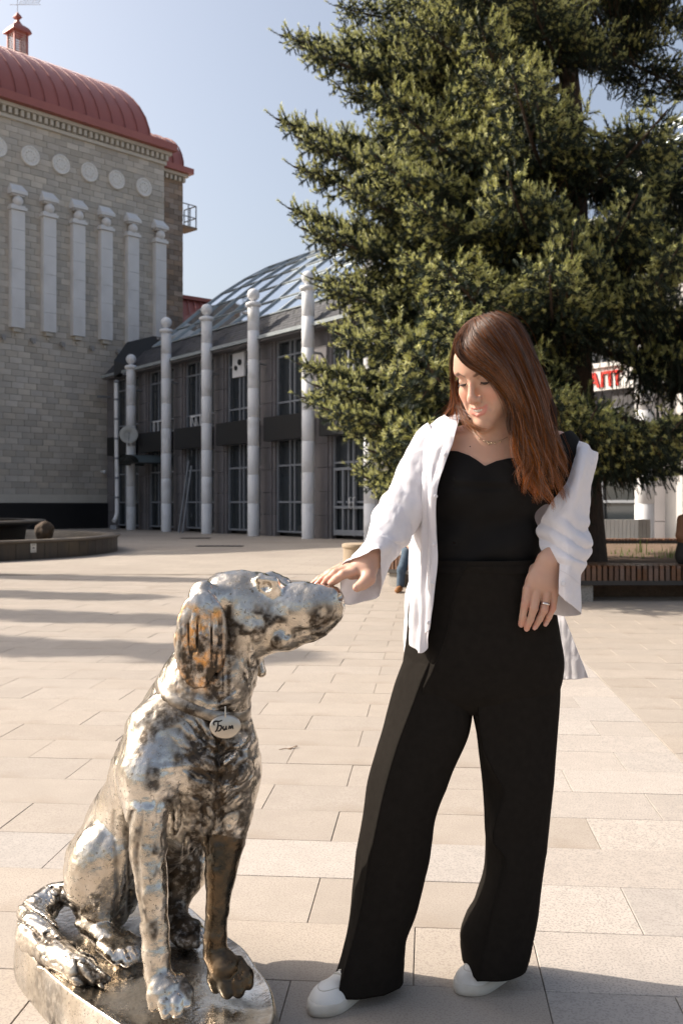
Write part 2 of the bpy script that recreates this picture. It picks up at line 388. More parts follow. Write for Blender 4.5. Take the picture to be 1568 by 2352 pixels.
# small wall lamps between pilasters
lm=MB().box(NV*.12+Z3*8.75,(.2,.24,.16),WV,NV,Z3); lm.box(NV*.24+Z3*8.68,(.14,.1,.18),WV,NV,Z3); lmm=lm.mesh('floodlight'); lmm.materials.append(M('lamp_grey',(.32,.31,.30),rough=.5))
for x in (3,72,140,207,268): shared('floodlight',lmm,None,sb,-WV*tpx(x))
MB().box(SW(tpx(232),.12,2.75),(.08,.25,.08),WV,NV,Z3).sphere(SW(tpx(232),.3,2.72),.11,8).build('camera_housing',m_white,sb)
# lantern on the roof ridge
lt=empty('roof_lantern',SW(3.3,-RR,EAVE+.4+RH),0,'small louvred lantern with red onion cap on the ridge of the red roof','roof lantern')
lb=SW(4.9,-RR,EAVE+.42+RH)
lb=SW(3.3,-RR,EAVE+.40+RH)
def LP(a,b_,z): return lb+WV*a+NV*b_+Z3*z
q=MB()
for a in (-1,1):
    for b_ in (-1,1): q.box(LP(a*.38,b_*.38,1.25),(.09,.09,2.5),WV,NV,Z3)
q.build('corner_post',m_red,lt)
MB().box(LP(0,0,.0),(1.0,1.0,.3),WV,NV,Z3).build('skirt',m_red,lt)
lv=MB()
for k in range(18):
    for s_ in (-1,1):
        lv.box(LP(0,s_*.36,.15+k*.13),(.68,.08,.018),WV,(NV*.8+Z3*-.6*s_).normalized(),Z3)
        lv.box(LP(s_*.36,0,.15+k*.13),(.08,.68,.018),(WV*.8+Z3*-.6*s_).normalized(),NV,Z3)
lvm=M('louvre_metal',(.40,.36,.36),rough=.4,metal=.3)
lv.build('louvre',lvm,lt,kind='stuff')
prof=[(1.06,1.52),(1.10,1.58),(1.0,1.85),(.86,2.05),(.62,2.24),(.40,2.38),(.27,2.55),(.17,2.75),(.14,2.82),(.34,3.02),(.36,3.08),(.22,3.3),(.07,3.52),(.02,3.6)]
cp=MB(); GG=[]
for r,z in prof: GG.append([LP(a*r*.52,b_*r*.52,2.45+(z-1.52)*.60) for a,b_ in ((-1,-1),(1,-1),(1,1),(-1,1))])
cp.grid(GG,closed=True,sm=False); cp.add(GG[0],[(0,1,2,3)])
cp.build('onion_cap',m_red,lt)
wvn=MB().tube([LP(0,0,3.5),LP(0,0,4.8)],.018,5)
VD=Vector((.95,-.3,0)).normalized()
vb=LP(0,0,4.05)
wvn.bar(vb-VD*.5+Z3*.12,vb+VD*1.5-Z3*.18,.02,.02)
for k in range(16):
    a=.1+k*.085; zz=.05*math.sin(k*1.3)
    wvn.tube([vb+VD*a+Z3*(-a*.1+.03),vb+VD*(a+.06)+Z3*(-a*.1+.16+zz),vb+VD*(a+.14)+Z3*(-a*.1+.28-zz)],.010,4,cap=False)
wvn.tube([vb+VD*(.1+i*.13)+Z3*(.34-i*.02+.03*math.sin(i*2)) for i in range(11)],.012,4)
wvn.build('weather_vane',M('vane_metal',(.35,.36,.38),rough=.5,metal=.4),lt)
# set-back block with its own small red vault
an=empty('brown_stone_annexe',SW(-1.8,-3.0,0),0,'narrow darker brown stone block set back beside the pale building, with small red vault','building')
AH=19.6
def AW(t,o,z): return C0-WV*t+NV*(o-3.0)+Z3*z
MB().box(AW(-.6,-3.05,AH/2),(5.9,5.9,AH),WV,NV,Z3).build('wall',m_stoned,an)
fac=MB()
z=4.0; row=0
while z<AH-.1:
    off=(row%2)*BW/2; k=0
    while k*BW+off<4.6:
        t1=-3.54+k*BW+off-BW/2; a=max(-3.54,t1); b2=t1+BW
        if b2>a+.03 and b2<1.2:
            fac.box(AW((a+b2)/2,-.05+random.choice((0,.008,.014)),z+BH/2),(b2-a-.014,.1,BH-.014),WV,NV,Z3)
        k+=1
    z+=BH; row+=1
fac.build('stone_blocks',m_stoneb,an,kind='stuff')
MB().box(AW(-1.75,.12,AH+.03),(3.9,.4,.16),WV,NV,Z3).build('cornice',m_corn,an)
dn=MB()
for i in range(12): dn.box(AW(-3.5+i*.3,.1,AH-.2),(.16,.2,.24),WV,NV,Z3)
dn.build('dentil',m_corn,an,kind='stuff')
MB().box(AW(-1.7,.25,AH+.28),(4.4,.6,.32),WV,NV,Z3).build('fascia',m_red,an)
G=[];r2,h2=2.6,2.3
for q_ in range(17):
    th=math.pi*q_/16; G.append([AW(t,-r2+r2*math.cos(th)+.1,AH+.44+h2*math.sin(th)) for t in (-3.7,-3.4,-2.6,1.2)])
for g_ in G: 
    c=AW(-3.4,-r2,AH+.44)
    g_[0]=c+(g_[0]-c)*.93
MB().grid(G).build('roof',m_red,an)
se=MB()
for k in range(6):
    pp=[AW(-3.5+k*.7,-r2+(r2+.02)*math.cos(math.pi*i/16)+.1,AH+.44+(h2+.02)*math.sin(math.pi*i/16)) for i in range(10)]
    for a,b_ in zip(pp[:-1],pp[1:]): se.bar(a,b_,.05,.07,WV.cross((b_-a).normalized()))
se.build('roof_seams',m_red2,an,kind='stuff')
bl=MB(); 
MB().box(AW(-4.15,-.9,17.0),(1.3,1.2,.12),WV,NV,Z3).box(AW(-3.75,-.9,16.75),(.5,.08,.4),WV,NV,Z3).build('balcony_slab',m_stoneb,an)
for tt in (-4.75,-4.2,-3.65):
    bl.bar(AW(tt,-.35,17.05),AW(tt,-.35,18.3),.05,.05,WV)
for oo in (-.9,-1.45): bl.bar(AW(-4.75,oo,17.05),AW(-4.75,oo,18.3),.05,.05,WV)
for zz in (17.6,18.3): bl.bar(AW(-4.75,-.35,zz),AW(-3.6,-.35,zz),.05,.05); bl.bar(AW(-4.75,-.35,zz),AW(-4.75,-1.45,zz),.05,.05)
bl.build('balcony_railing',M('grey_rail',(.22,.22,.23),rough=.5,metal=.4),an)
# low red pitched roof behind the glass vault
lr=empty('red_pitched_roof',(-9,60,0),0,'low red seamed sheet roof between the brown stone block and the glass vault','roof')
def LR(a,b_): # a: 0..1 along, b: 0..1 up
    p0=P(368,760,57); p1=P(520,760,57); q0=P(374,676,59.5); q1=P(486,692,60.5)
    return (p0*(1-a)+p1*a)*(1-b_)+(q0*(1-a)+q1*a)*b_
MB().grid([[LR(0,0),LR(1,0)],[LR(0,1),LR(1,1)]],sm=False).add([LR(0,0),LR(1,0),LR(1,0)-Z3*10,LR(0,0)-Z3*10],[(0,1,2,3)]).build('roof_sheet',m_red,lr)
sx=MB()
for k in range(9): sx.bar(LR(k/8,0),LR(k/8,1),.05,.07)
sx.build('roof_seams',m_red2,lr,kind='stuff')
MB().bar(LR(0,1),LR(1,1)+Vector((.4,0,-.1)),.5,.22).build('ridge_cap',m_red,lr)
# ================================================================ GLASS-ROOFED BUILDING
CX=[-13.1,-10.74,-8.38,-6.02,-3.65,-1.28,1.02,3.28,5.50,7.75,10.0,12.2,14.4]
CY=[54.1,50.9,47.7,44.55,41.35,38.2,35.0,31.8,28.6,25.5,22.3,19.2,16.0]
NF=Vector((-.805,-.593,0))     # out of the facade
GD=Vector((.593,-.805,0))
def GF(b,o,z):
    "b: bay number (column 1 = 1), o: metres out from the column line, z height"
    b=b; i=min(max(int(math.floor(b)),0),len(CX)-2); f=b-i
    return Vector((CX[i]*(1-f)+CX[i+1]*f, CY[i]*(1-f)+CY[i+1]*f, 0))+NF*o+Z3*z
WO=-.65                         # wall plane
m_col=M('column_white',(.74,.74,.745),(.68,.68,.685),rough=.6,scale=1.5,dirt=(.44,.42,.39),dscale=1.2,dlo=.55,dhi=.8)
m_pier=M('grey_cladding',(.20,.185,.19),(.165,.155,.16),rough=.45,scale=1.3,island=.08)
m_frame=M('window_frame_grey',(.235,.25,.275),rough=.4,scale=3)
m_wall=M('dim_wall',(.10,.095,.10),rough=.8,scale=2)
m_glass=M('dark_glazing',(.022,.028,.034),(.03,.036,.04),rough=.06,scale=.7,spec=.9)
m_rglass=M('roof_glazing',(.60,.68,.74),(.54,.62,.69),rough=.05,scale=.5,spec=.8,metal=.92,island=.08)
m_rib=M('roof_rib',(.42,.46,.47),rough=.4,metal=.3,scale=3)
m_shing=M('dark_shingle',(.075,.075,.082),(.055,.055,.06),rough=.8,scale=6,island=.25)
m_blackb=M('black_board',(.012,.012,.013),rough=.5)
m_curt=M('curtain',(.36,.35,.33),(.22,.215,.20),rough=.9,scale=6,aniso=(6,6,.3))
gb=empty('glass_roofed_building',(0,36.9,0),0,'dark two-storey building with glazed barrel roof, grey piers and a row of white columns','building')
OFF=Vector((0,36.9,0))
# --- columns
CH={1:8.45}
def column(i):
    H=CH.get(i,9.75)      # top of the cap
    b=GF(i,0,0)
    c=MB(); r=.245
    pr=[(r,-.5)]; nseg=8; L=H-.2
    for k in range(nseg):
        z0=L*k/nseg; z1=L*(k+1)/nseg
        pr+=[(r,z0+.015),(r,z1-.02),(r-.012,z1-.015),(r-.012,z1-.002)]
    pr+=[(r,L)]
    c.lathe(b,pr,20)
    o=c.build('column',m_col,gb)
    MB().lathe(b+Z3*(H-.42),[(r,0),(.33,.06),(.33,.17),(.28,.2),(.1,.26),(.09,.3)],20).build('collar',m_col,o)
    MB().sphere(b+Z3*(H-.42+.3+.23),.26,14).build('ball',m_col,o)
    if i<6: MB().box(b+NF*.1-GD*.42+Z3*(H-.6),(.16,.3,.1),GD,NF,Z3).bar(b+Z3*(H-.6),b-GD*.45+Z3*(H-.6),.04,.04).build('column_lamp',m_frame,o)
for i in range(1,12): column(i)
EV=8.05
# --- wall core behind everything (its face sits behind the glazing)
core=MB()
for b in range(0,12):
    a,c=GF(b,WO-.55,-1),GF(b+1,WO-.55,-1); a2,c2=GF(b,WO-14,-1),GF(b+1,WO-14,-1)
    core.add([a,c,c+Z3*(EV+1),a+Z3*(EV+1),a2,c2,c2+Z3*(EV+1),a2+Z3*(EV+1)],[(0,1,2,3),(4,7,6,5),(3,2,6,7)])
core.add([GF(0,WO-.5,-1),GF(0,WO-14,-1),GF(0,WO-14,EV),GF(0,WO-.5,EV)],[(0,1,2,3)])
core.build('wall',m_wall,gb)
# --- piers with cladding panels, windows per bay
rw=random.Random(3)
for b in range(0,12):
    pr_=MB(); c=GF(b,WO+.0,0); d=(GF(min(b+.5,11.9),0,0)-GF(max(b-.5,0),0,0)).normalized()
    for k in range(9):
        z0=-.2+k*.93; z1=min(z0+.93,EV-.1)
        pr_.box(c+Z3*((z0+z1)/2)-NF*.15,(.86,.40,z1-z0-.018),d,NF,Z3)
        pr_.box(c+Z3*((z0+z1)/2)-NF*.15+d*.52,(.16,.26,z1-z0-.018),d,NF,Z3)
    pr_.build('pier',m_pier,gb)
    if b>=11: continue
    d=(GF(b+1,0,0)-GF(b,0,0)).normalized()
    x0,x1=.155,.885
    def Q(x,o,z): return GF(b+x,WO+o,z)
    W_=(Q(x1,0,0)-Q(x0,0,0)).length
    for (z0,z1,tr,nm) in ((4.72,EV-.15,(5.35,7.25),'window'),(.0,3.85,(1.25,2.75) ,'window')):
        if b==6 and z0<1: tr=(2.55,)
        fr=MB(); 
        for z in (z0+.04,z1-.04)+tuple(tr): fr.box(Q((x0+x1)/2,-.16,z),(W_,.09,.075),d,NF,Z3)
        for x in (x0+.012,(x0+x1)/2-.04,x1-.012,.40): fr.box(Q(x,-.16,(z0+z1)/2),(.075,.11,z1-z0),d,NF,Z3)
        w=fr.build('window',m_frame,gb)
        xs=[x0,.40,(x0+x1)/2-.04,x1]; zs=[z0]+list(tr)+[z1]
        for a_,c_ in zip(xs[:-1],xs[1:]):
            for e_,f_ in zip(zs[:-1],zs[1:]):
                pn=MB().box(Q((a_+c_)/2,-.19,(e_+f_)/2),((c_-a_)*3.9-.06,.012,f_-e_-.06),(d+NF*rw.uniform(-.012,.012)).normalized(),NF,Z3)
                pn.build('pane',m_glass,w)
    cu=MB()
    # folded curtains standing just behind panes
    for (xa,xb) in ((x0+.02,x0+.14),(x1-.16,x1-.02)):
        G=[[Q(xa+(xb-xa)*k/14,-.175+.006*0-.0+.0 + .0,0)+NF*(-.10+.03*math.sin(k*2.2))*0 for k in range(15)]]
    # board between storeys
    if b<7:
        MB().box(Q(.50,.28,4.25),(3.05,.34,.98),d,NF,Z3).build('dark_board',m_blackb,gb)
    if b in (1,2):   # white tilted vent windows
        v=MB(); zc=4.98; xw=.30
        for x in (.30,.42,.54): v.box(Q(x,-.06,zc),(.06,.09,.72),d,NF,Z3)
        for z in (zc-.33,zc+.33): v.box(Q(.42,-.06,z),(.24*3.9+.1,.09,.06),d,NF,Z3)
        v.build('vent_window',m_col,gb)
        f=MB(); 
        for (aa,bb) in ((0,1),(1,2),(2,3),(3,0)):
            cs=[Q(.44,.02,zc-.27),Q(.53,.02,zc-.27),Q(.53,.22,zc+.25),Q(.44,.22,zc+.25)]; f.bar(cs[aa],cs[bb],.04,.04)
        if b==2: f.build('open_sash',m_col,gb)
    if b==3:
        pn=MB().box(Q(.40,-.08,EV-.78),(1.0,.1,1.05),d,NF,Z3).build('vent_panel',m_col,gb)
        MB().lathe(Q(.36,-.02,EV-.9),[(.10,0),(.10,.05)],14,d,Z3,NF).build('vent_hole',m_blackb,pn)
        MB().lathe(Q(.44,-.02,EV-.68),[(.13,0),(.13,.05)],14,d,Z3,NF).build('vent_hole',m_blackb,pn)
    # short lamp arm on the pier
    MB().tube([Q(0,.05,7.0),Q(0,.55,7.0)],.05,8).box(Q(0,.6,7.0),(.2,.35,.12),d,NF,Z3).build('wall_lamp',m_frame,gb)
# --- gutter, shingles
def strip(name,mat,o0,z0,o1,z1,th,b0=0,b1=11):
    mb=MB()
    for b in range(b0,b1):
        a,c,e,f=GF(b,o0,z0),GF(b+1,o0,z0),GF(b+1,o1,z1),GF(b,o1,z1)
        u=Z3*th; mb.add([a,c,e,f,a+u,c+u,e+u,f+u],[(3,2,1,0),(4,5,6,7),(0,1,5,4),(1,2,6,5),(2,3,7,6),(3,0,4,7)])
    return mb.build(name,mat,gb)
strip('gutter',m_rib,WO+.62,EV-.06,WO+.40,EV-.05,.14)
strip('soffit',m_pier,WO+.5,EV-.14,WO-.2,EV-.14,.06)
SH0,SH1=(WO+.5,EV+.05),(WO-.55,EV+1.15)
strip('shingle_base',m_blackb,SH0[0],SH0[1]-.03,SH1[0],SH1[1]-.03,.03)
sh=MB(); rs=random.Random(5)
for b in range(0,9):
    for r in range(8):
        v0=r/8; v1=(r+1)/8
        for k in range(13):
            if rs.random()<.07 and b>1: continue
            x=(k+(r%2)*.5)/13
            o0=SH0[0]+(SH1[0]-SH0[0])*v0; z0=SH0[1]+(SH1[1]-SH0[1])*v0; o1=SH0[0]+(SH1[0]-SH0[0])*v1; z1=SH0[1]+(SH1[1]-SH0[1])*v1
            a,c=GF(b+x+.003,o0,z0+.035),GF(b+x+1/13-.003,o0,z0+.035); e,f=GF(b+x+1/13-.003,o1,z1+.012),GF(b+x+.003,o1,z1+.012)
            sh.add([a,c,e,f,a-Z3*.03,c-Z3*.03],[(0,1,2,3),(4,5,1,0)])
sh.build('shingles',m_shing,gb,kind='stuff')
# --- glazed barrel roof: profile (distance back from shingle top, height)
PRF=cr([(0,9.25),(1.6,10.5),(3.6,12.2),(6.3,14.0),(8.4,15.0),(11,16.0),(14,16.7),(17.5,17.0),(21,16.7)],40)
def PR(s):
    d=np.hypot(np.diff(PRF[:,0]),np.diff(PRF[:,1])); c=np.concatenate([[0],np.cumsum(d)])
    return float(np.interp(s,c,PRF[:,0])),float(np.interp(s,c,PRF[:,1]))
NP_=12; SP=1.75
rows=[PR(k*SP) for k in range(NP_+1)]
B0=1.0
pm_=MB()
ribs=MB(); pur=MB()
for j in range(0,2*10):
    ba,bb=B0+j*.5,B0+(j+1)*.5
    for k in range(NP_):
        (o0,z0),(o1,z1)=rows[k],rows[k+1]
        a,c,e,f=GF(ba,SH1[0]-o0,z0),GF(bb,SH1[0]-o0,z0),GF(bb,SH1[0]-o1,z1),GF(ba,SH1[0]-o1,z1)
        if j<14 and k<10: 
            nrm=(c-a).cross(f-a).normalized()*.02
            ti=nrm*rs.uniform(-.25,.25)
            MB().add([a+ti,c,e-ti,f],[(0,1,2,3)]).build('roof_pane',m_rglass,gb)
        else: pm_.add([a,c,e,f],[(0,1,2,3)])
pm_.build('roof_panes',m_rglass,gb,kind='stuff')
for j in range(0,21):
    pts=[GF(B0+j*.5,SH1[0]-o,z+.05) for o,z in rows]
    r_=MB()
    for a,c in zip(pts[:-1],pts[1:]): r_.bar(a,c,.13 if j%2==0 else .06,.07,GD.cross((c-a).normalized()))
    r_.build('roof_rib',m_rib,gb)
for k in range(NP_+1):
    o,z=rows[k]; r_=MB()
    for b in range(1,11): r_.bar(GF(b,SH1[0]-o,z+.03),GF(b+1,SH1[0]-o,z+.03),.06,.05)
    r_.build('purlin',m_rib,gb)
# dark end infill between roof end and the stone wall
ei=MB(); 
ei.add([GF(B0,SH1[0]-o,z-.02) for o,z in rows]+[GF(B0,SH1[0]-rows[-1][0],6)-Z3*0,GF(B0,SH1[0],6)],[tuple(range(len(rows)+2))])
ei.build('end_gable',m_wall,gb)
# low dark lean-to at the far left
LT=[P(262,865,51.9),P(262,828,51.9),P(292,786,52.2),P(352,772,52.6),P(372,775,52.6),P(372,800,52.6),P(300,842,52.0)]
q=MB(); k=len(LT); q.add(LT+[p+NF*-.35 for p in LT],[tuple(range(k)),tuple(range(k,2*k))[::-1]]+[(i,(i+1)%k,(i+1)%k+k,i+k) for i in range(k)])
q.build('lean_to_roof',m_blackb,gb)
# entrance canopy, door, dish, poles, downpipe
cg=MB(); c1=GF(1.05,.95,3.15); c2=GF(1.05,WO,3.15); W2=GF(1.75,0,0)-GF(1.05,0,0)
G=[]
for k in range(9):
    a=math.pi*k/8; G.append([p+W2*(.5-.5*math.cos(a))*1.0+Z3*(.45*math.sin(a)) for p in (c1,c2)])
MB().grid(G).build('canopy',M('canopy_sheet',(.07,.09,.095),rough=.4,scale=2),gb)
br_=MB(); br_.bar(c1,c2,.05,.05); br_.bar(c1+W2,c2+W2,.05,.05); br_.bar(c1,c1+W2,.05,.05); br_.tube([c1+W2*.2,c1+W2*.5+Z3*.4,c1+W2*.8],.02,5)
br_.build('canopy_bracket',m_blackb,gb)
dish=GF(1.12,.35,5.0-.35)
dax=Vector((.25,-.95,.1)).normalized(); d2=dax.cross(Z3).normalized()
sd_=empty('satellite_dish',dish,0,'small white satellite dish beside the leftmost white column','satellite dish')
MB().lathe(dish,[(.001,.0),(.2,.02),(.36,.08),(.46,.14),(.45,.15),(.2,.04)],22,d2,d2.cross(dax),dax,cap=False).build('dish',M('dish_grey',(.5,.5,.47),rough=.5,scale=3),sd_)
MB().tube([dish+Z3*-.4,dish+dax*.5+Z3*-.1,dish+dax*.55],.02,5).box(dish+dax*.55,(.08,.1,.08)).build('receiver_arm',m_frame,sd_)
MB().tube([dish-dax*.03,dish-dax*.3-Z3*.1,dish-dax*.35-Z3*.5],.025,5).build('mount',m_frame,sd_)
dp=empty('downpipe',P(268,1215,49.3),0,'pale downpipe running down the joint between the stone wall and dark building','downpipe')
pp=[P(267,880,49.4),P(267.5,1000,49.4),P(269,1100,49.4),P(269,1178,49.4),P(266,1190,49.3),P(262,1197,49.1)]
MB().tube(pp,.10,10).build('pipe',m_col,dp)
jm=MB()
for y in (878,920,965,1010,1055,1100,1145): jm.lathe(P(268,y,49.4),[(.125,0),(.125,.1)],12)
jm.build('pipe_collar',m_frame,dp)
MB().box(P(262,1211,49.0),(.3,.3,.2)).build('drain_box',m_frame,dp)
for k,(a,b_,lb_) in enumerate(((GF(2.42,.2,-.16),GF(2.43,-.3,3.2),'taller grey pole leaning on the window between white columns'),(GF(2.54,.25,-.16),GF(2.50,-.3,2.95),'shorter grey pole leaning beside the taller one'))):
    o=MB().tube([a,b_],.045,8).build('leaning_pole',m_frame); tag(o,lb_,'pole','poles leaning on the glass front')
# glazed doors in bay 6
dg=MB()
for x in (.20,.34,.52,.70,.86):
    dg.box(GF(5+x,WO-.08,1.25),(.09,.12,2.55),GD,NF,Z3)
for z in (.1,1.05,2.5): dg.box(GF(5.53,WO-.08,z),(2.6,.12,.10 if z>.2 else .2),GD,NF,Z3)
dr=dg.build('door',m_frame,gb)
hd=MB()
for x in (.49,.55): hd.tube([GF(5+x,WO+.0,1.0),GF(5+x,WO+.1,1.02),GF(5+x,WO+.1,1.4),GF(5+x,WO,1.42)],.02,6)
hd.build('door_handle',m_col,dr)
# rooms right of the spruce: bright cladding piers and shop window
m_shop=M('bright_panel',(.66,.64,.61),(.60,.58,.55),rough=.6,scale=1)
pb=MB()
for (b,o,w) in ((9.17,.05,.52),):
    for z0 in (-.1,2.05,4.2,6.2): pb.box(GF(b,WO+.25,z0+1.0),(w,.2,2.0),GD,NF,Z3)
pb.build('bright_pier',m_shop,gb)
dsg=MB()   # drawn pizza slices and circles on the shop glass, thin raised print
for (cz,kk) in ((2.55,0),(1.75,1),(1.0,0)):
    c=GF(9.52,WO-.10,cz)
    if kk: dsg.lathe(c,[(.26,0),(.26,.01)],24,GD,Z3,NF)
    else:
        ring=[c+GD*(.2*math.cos(a))+Z3*(.2*math.sin(a)) for a in np.linspace(0,2*math.pi,20)]
        dsg.tube(ring,.008,4); dsg.tube([c+GD*-.25+Z3*.25,c+GD*.28+Z3*.3,c+Z3*-.1,c+GD*-.25+Z3*.25],.008,4)
dsg.build('window_decal',M('decal',(.42,.42,.40),rough=.6),gb)
# ================================================================ FOUNTAIN, BENCHES, BED
m_fount=M('wet_dark_stone',(.055,.042,.032),(.028,.026,.026),rough=.45,scale=2.5,aniso=(6,6,.5),island=.2,dirt=(.10,.075,.04),dscale=1.4,dlo=.55,dhi=.75)
m_rim=M('fountain_rim',(.16,.135,.105),(.11,.09,.07),rough=.5,scale=3)
m_water=M('fountain_water',(.02,.025,.028),rough=.04,scale=1,spec=.8)
fc=Vector((-11.5,24.6,0))
fo=empty('fountain',fc,0,'low round dark stone fountain basin with a raised inner tier at the left','fountain')
R1=5.85
n=96
for k in range(n):
    a0=2*math.pi*k/n; a1=2*math.pi*(k+1)/n
    if not (-2.2<((a0+math.pi)%(2*math.pi)-math.pi)<1.2): continue
    am=(a0+a1)/2; d=Vector((math.cos(am),math.sin(am),0)); tdir=Vector((-d.y,d.x,0))
    MB().box(fc+d*(R1-.09)+Z3*.17,(.14,2*math.pi*R1/n-.012,.36),d,tdir,Z3).build('wall_panel',m_fount,fo)
MB().lathe(fc,[(R1-.36,0),(R1-.36,.36),(R1-.32,.41),(R1+.05,.41),(R1+.06,.38),(R1+.02,.345),(R1-.2,.345)],120,cap=False).build('rim',m_rim,fo)
MB().lathe(fc,[(R1-.15,-.1),(R1-.15,.35)],80,cap=False).build('basin_core',m_fount,fo)
MB().lathe(fc,[(.01,.25),(R1-.3,.25)],64,cap=False,sm=False).build('water',m_water,fo)
MB().lathe(fc,[(3.5,.1),(3.55,.55),(3.7,.66),(4.0,.70),(4.02,.78),(3.6,.78),(3.55,.70),(.01,.70)],90,cap=False).build('inner_tier',m_fount,fo)
MB().lathe(fc,[(3.55,.781),(4.03,.781),(4.03,.74)],90,cap=False).build('tier_rim',m_rim,fo)
rk=[]
m_rock=M('ochre_boulder',(.085,.052,.03),(.035,.028,.02),rough=.9,scale=4,bump=.8,bscale=8,bdist=.05)
def boulder(c,r,label,sd):
    me=bpy.data.meshes.new('boulder'); bm=bmesh.new(); bmesh.ops.create_icosphere(bm,subdivisions=3,radius=1)
    for v in bm.verts:
        q=np.array(v.co)[None]*1.4+sd*7.3; f=1+.28*vnoise(q,sd)[0]+.1*vnoise(q*2.7,sd)[0]; v.co=Vector((v.co.x*r[0]*f,v.co.y*r[1]*f,v.co.z*r[2]*f))
    bm.to_mesh(me); bm.free()
    o=bpy.data.objects.new('boulder',me); COL.objects.link(o); o.location=c; me.materials.append(m_rock)
    me.polygons.foreach_set('use_smooth',[True]*len(me.polygons)); tag(o,label,'boulder')
boulder(P(104,1221,22.6),(.20,.26,.22),'ochre boulder in the fountain basin beside the raised inner tier',1)
# notice on the fountain wall
dn_=(P(143,1256,20.9)-fc); dn_.z=0; dn_.normalize(); tn=Vector((-dn_.y,dn_.x,0)); nc=fc+dn_*(R1-.005)+Z3*.24
no=empty('notice_plate',nc,0,'small white notice plate fixed to the dark fountain wall','notice')
MB().box(nc,(.012,.15,.19),dn_,tn,Z3).build('plate',M('notice_white',(.7,.7,.68),rough=.5),no)
pk=MB(); pk.box(nc+dn_*.008+Z3*.0,(.003,.05,.03),dn_,tn,Z3).box(nc+dn_*.008+Z3*.065,(.003,.10,.012),dn_,tn,Z3).box(nc+dn_*.008-Z3*.065,(.003,.11,.008),dn_,tn,Z3)
pk.build('print',M('notice_ink',(.08,.08,.09)),no)
# ---- bed
m_bed=M('dry_soil',(.20,.13,.085),(.12,.08,.05),rough=.95,scale=5,bump=1,bscale=20,bdist=.05)
ring=[(2.75,12.75),(7.6,12.75),(9.8,17),(8.6,21.2),(3.0,21.2),(1.15,18.6),(1.35,14.6)]
bd=MB(); k=len(ring); bd.add([(x,y,.34) for x,y in ring]+[(x,y,-.1) for x,y in ring],[tuple(range(k))]+[(i,(i+1)%k,(i+1)%k+k,i+k) for i in range(k)])
bd.build('planting_bed',m_bed,kind='structure')
m_conc=M('concrete',(.36,.33,.29),(.30,.275,.24),rough=.85,scale=8,speck=(.2,.18,.16),sscale=90,bump=.5,bscale=60,bdist=.004)
m_slat=M('stained_wood_slat',(.17,.085,.048),(.10,.052,.032),rough=.42,scale=10,aniso=(1,1,8),island=.28,dirt=(.30,.22,.16),dscale=3,dlo=.62,dhi=.8)
m_rail=M('dark_rail',(.035,.03,.027),rough=.5)
def bench(p0,p1,inw,dep,label,sup,drop=.145,h=.4425):
    p0=Vector((*p0,0)); p1=Vector((*p1,0)); d=(p1-p0); L=d.length; d.normalize(); inw=Vector((*inw,0)).normalized()
    b=empty('slatted_bench',p0,0,label,'bench','slatted benches around the tree bed')
    mb=MB(); w=.046
    z=Vector((0,0,0))
    mb.box(inw*dep/2+Z3*(h-.019),(w,dep,.038),d,inw,Z3); mb.box(inw*.018+Z3*(h-.038-drop/2+.0),(w,.036,drop-.001),d,inw,Z3)
    me=mb.mesh('slat'); me.materials.append(m_slat)
    nsl=int(L/.069)
    for i in range(nsl):
        o=shared('slat',me,None,b,d*(.069*i+.03)); o.rotation_euler=(random.uniform(-.004,.004),random.uniform(-.01,.01),random.uniform(-.006,.006))
    MB().box(p0+d*L/2+inw*.03+Z3*(h-.038-drop-.028),(L,.06,.055),d,inw,Z3).box(p0+d*L/2+inw*(dep-.05)+Z3*(h-.068),(L,.06,.055),d,inw,Z3).build('rail',m_rail,b)
    for s in sup:
        o=MB().box(p0+d*s+inw*(dep/2+.02)+Z3*((h-.04-drop-.056)/2-.02),(.18,dep-.06,h-.04-drop-.056+.04),d,inw,Z3).build('support',m_conc,b); bevel(o,.012)
    return b
bench((2.55,12.1),(7.3,12.1),(0,1),.52,'front slatted bench behind the woman on the right, with a person in brown on it',(.43,3.0,4.4))
bench((0.62,14.35),(2.40,12.2),(.77,.64),.5,'slatted bench end behind the woman, with a person in jeans sitting on it',(.12,1.2,2.2))
bench((3.4,21.7),(9.0,21.7),(0,-1),.5,'far slatted bench behind the spruce trunk, in front of the pale barrier',(3.55,.3),drop=.13)
for (x,y,r,lb) in ((.33,18.6,.30,'tan round stone bollard seen beside the white sleeve'),):
    o=MB().lathe((x,y,0),[(r,-.02),(r,.36),(r+.02,.38),(r+.02,.44),(r-.03,.455),(.01,.455)],32).build('round_stone_seat',M('tan_stone',(.42,.33,.23),(.36,.28,.2),rough=.8,scale=5,bump=.3)); tag(o,lb,'stone seat')
    bevel(o,.006)
# grass on the bed
m_grass=M('grass_blade',(.13,.20,.03),(.09,.15,.025),rough=.6,scale=9,trans=.35)
gm=MB()
for (px,py,w,nn,hh) in ((1506,1279,10,26,.30),(1478,1280,14,14,.14),(1436,1276,30,16,.10),(1535,1280,12,12,.16),(1418,1277,6,8,.2),(1560,1280,20,16,.12),(1500,1283,60,60,.05)):
    Y0=16.5
    for k in range(nn):
        c=Vector(((px-784+random.gauss(0,w*.5))*Y0/FPX,Y0+random.uniform(-1.2,1.2),.335)); a=random.uniform(0,6.28); h=hh*random.uniform(.3,1); l=Vector((math.cos(a),math.sin(a),0))*h*random.uniform(.1,.5); s=Vector((-math.sin(a),math.cos(a),0))*.008
        gm.add([c-s,c+s,c+l*.4+Z3*h*.6+s*.6,c+l*.4+Z3*h*.6-s*.6,c+l+Z3*h],[(0,1,2,3),(3,2,4)])
gm.build('grass',m_grass,kind='stuff',label='tufts of green grass growing along the back of the soil bed')
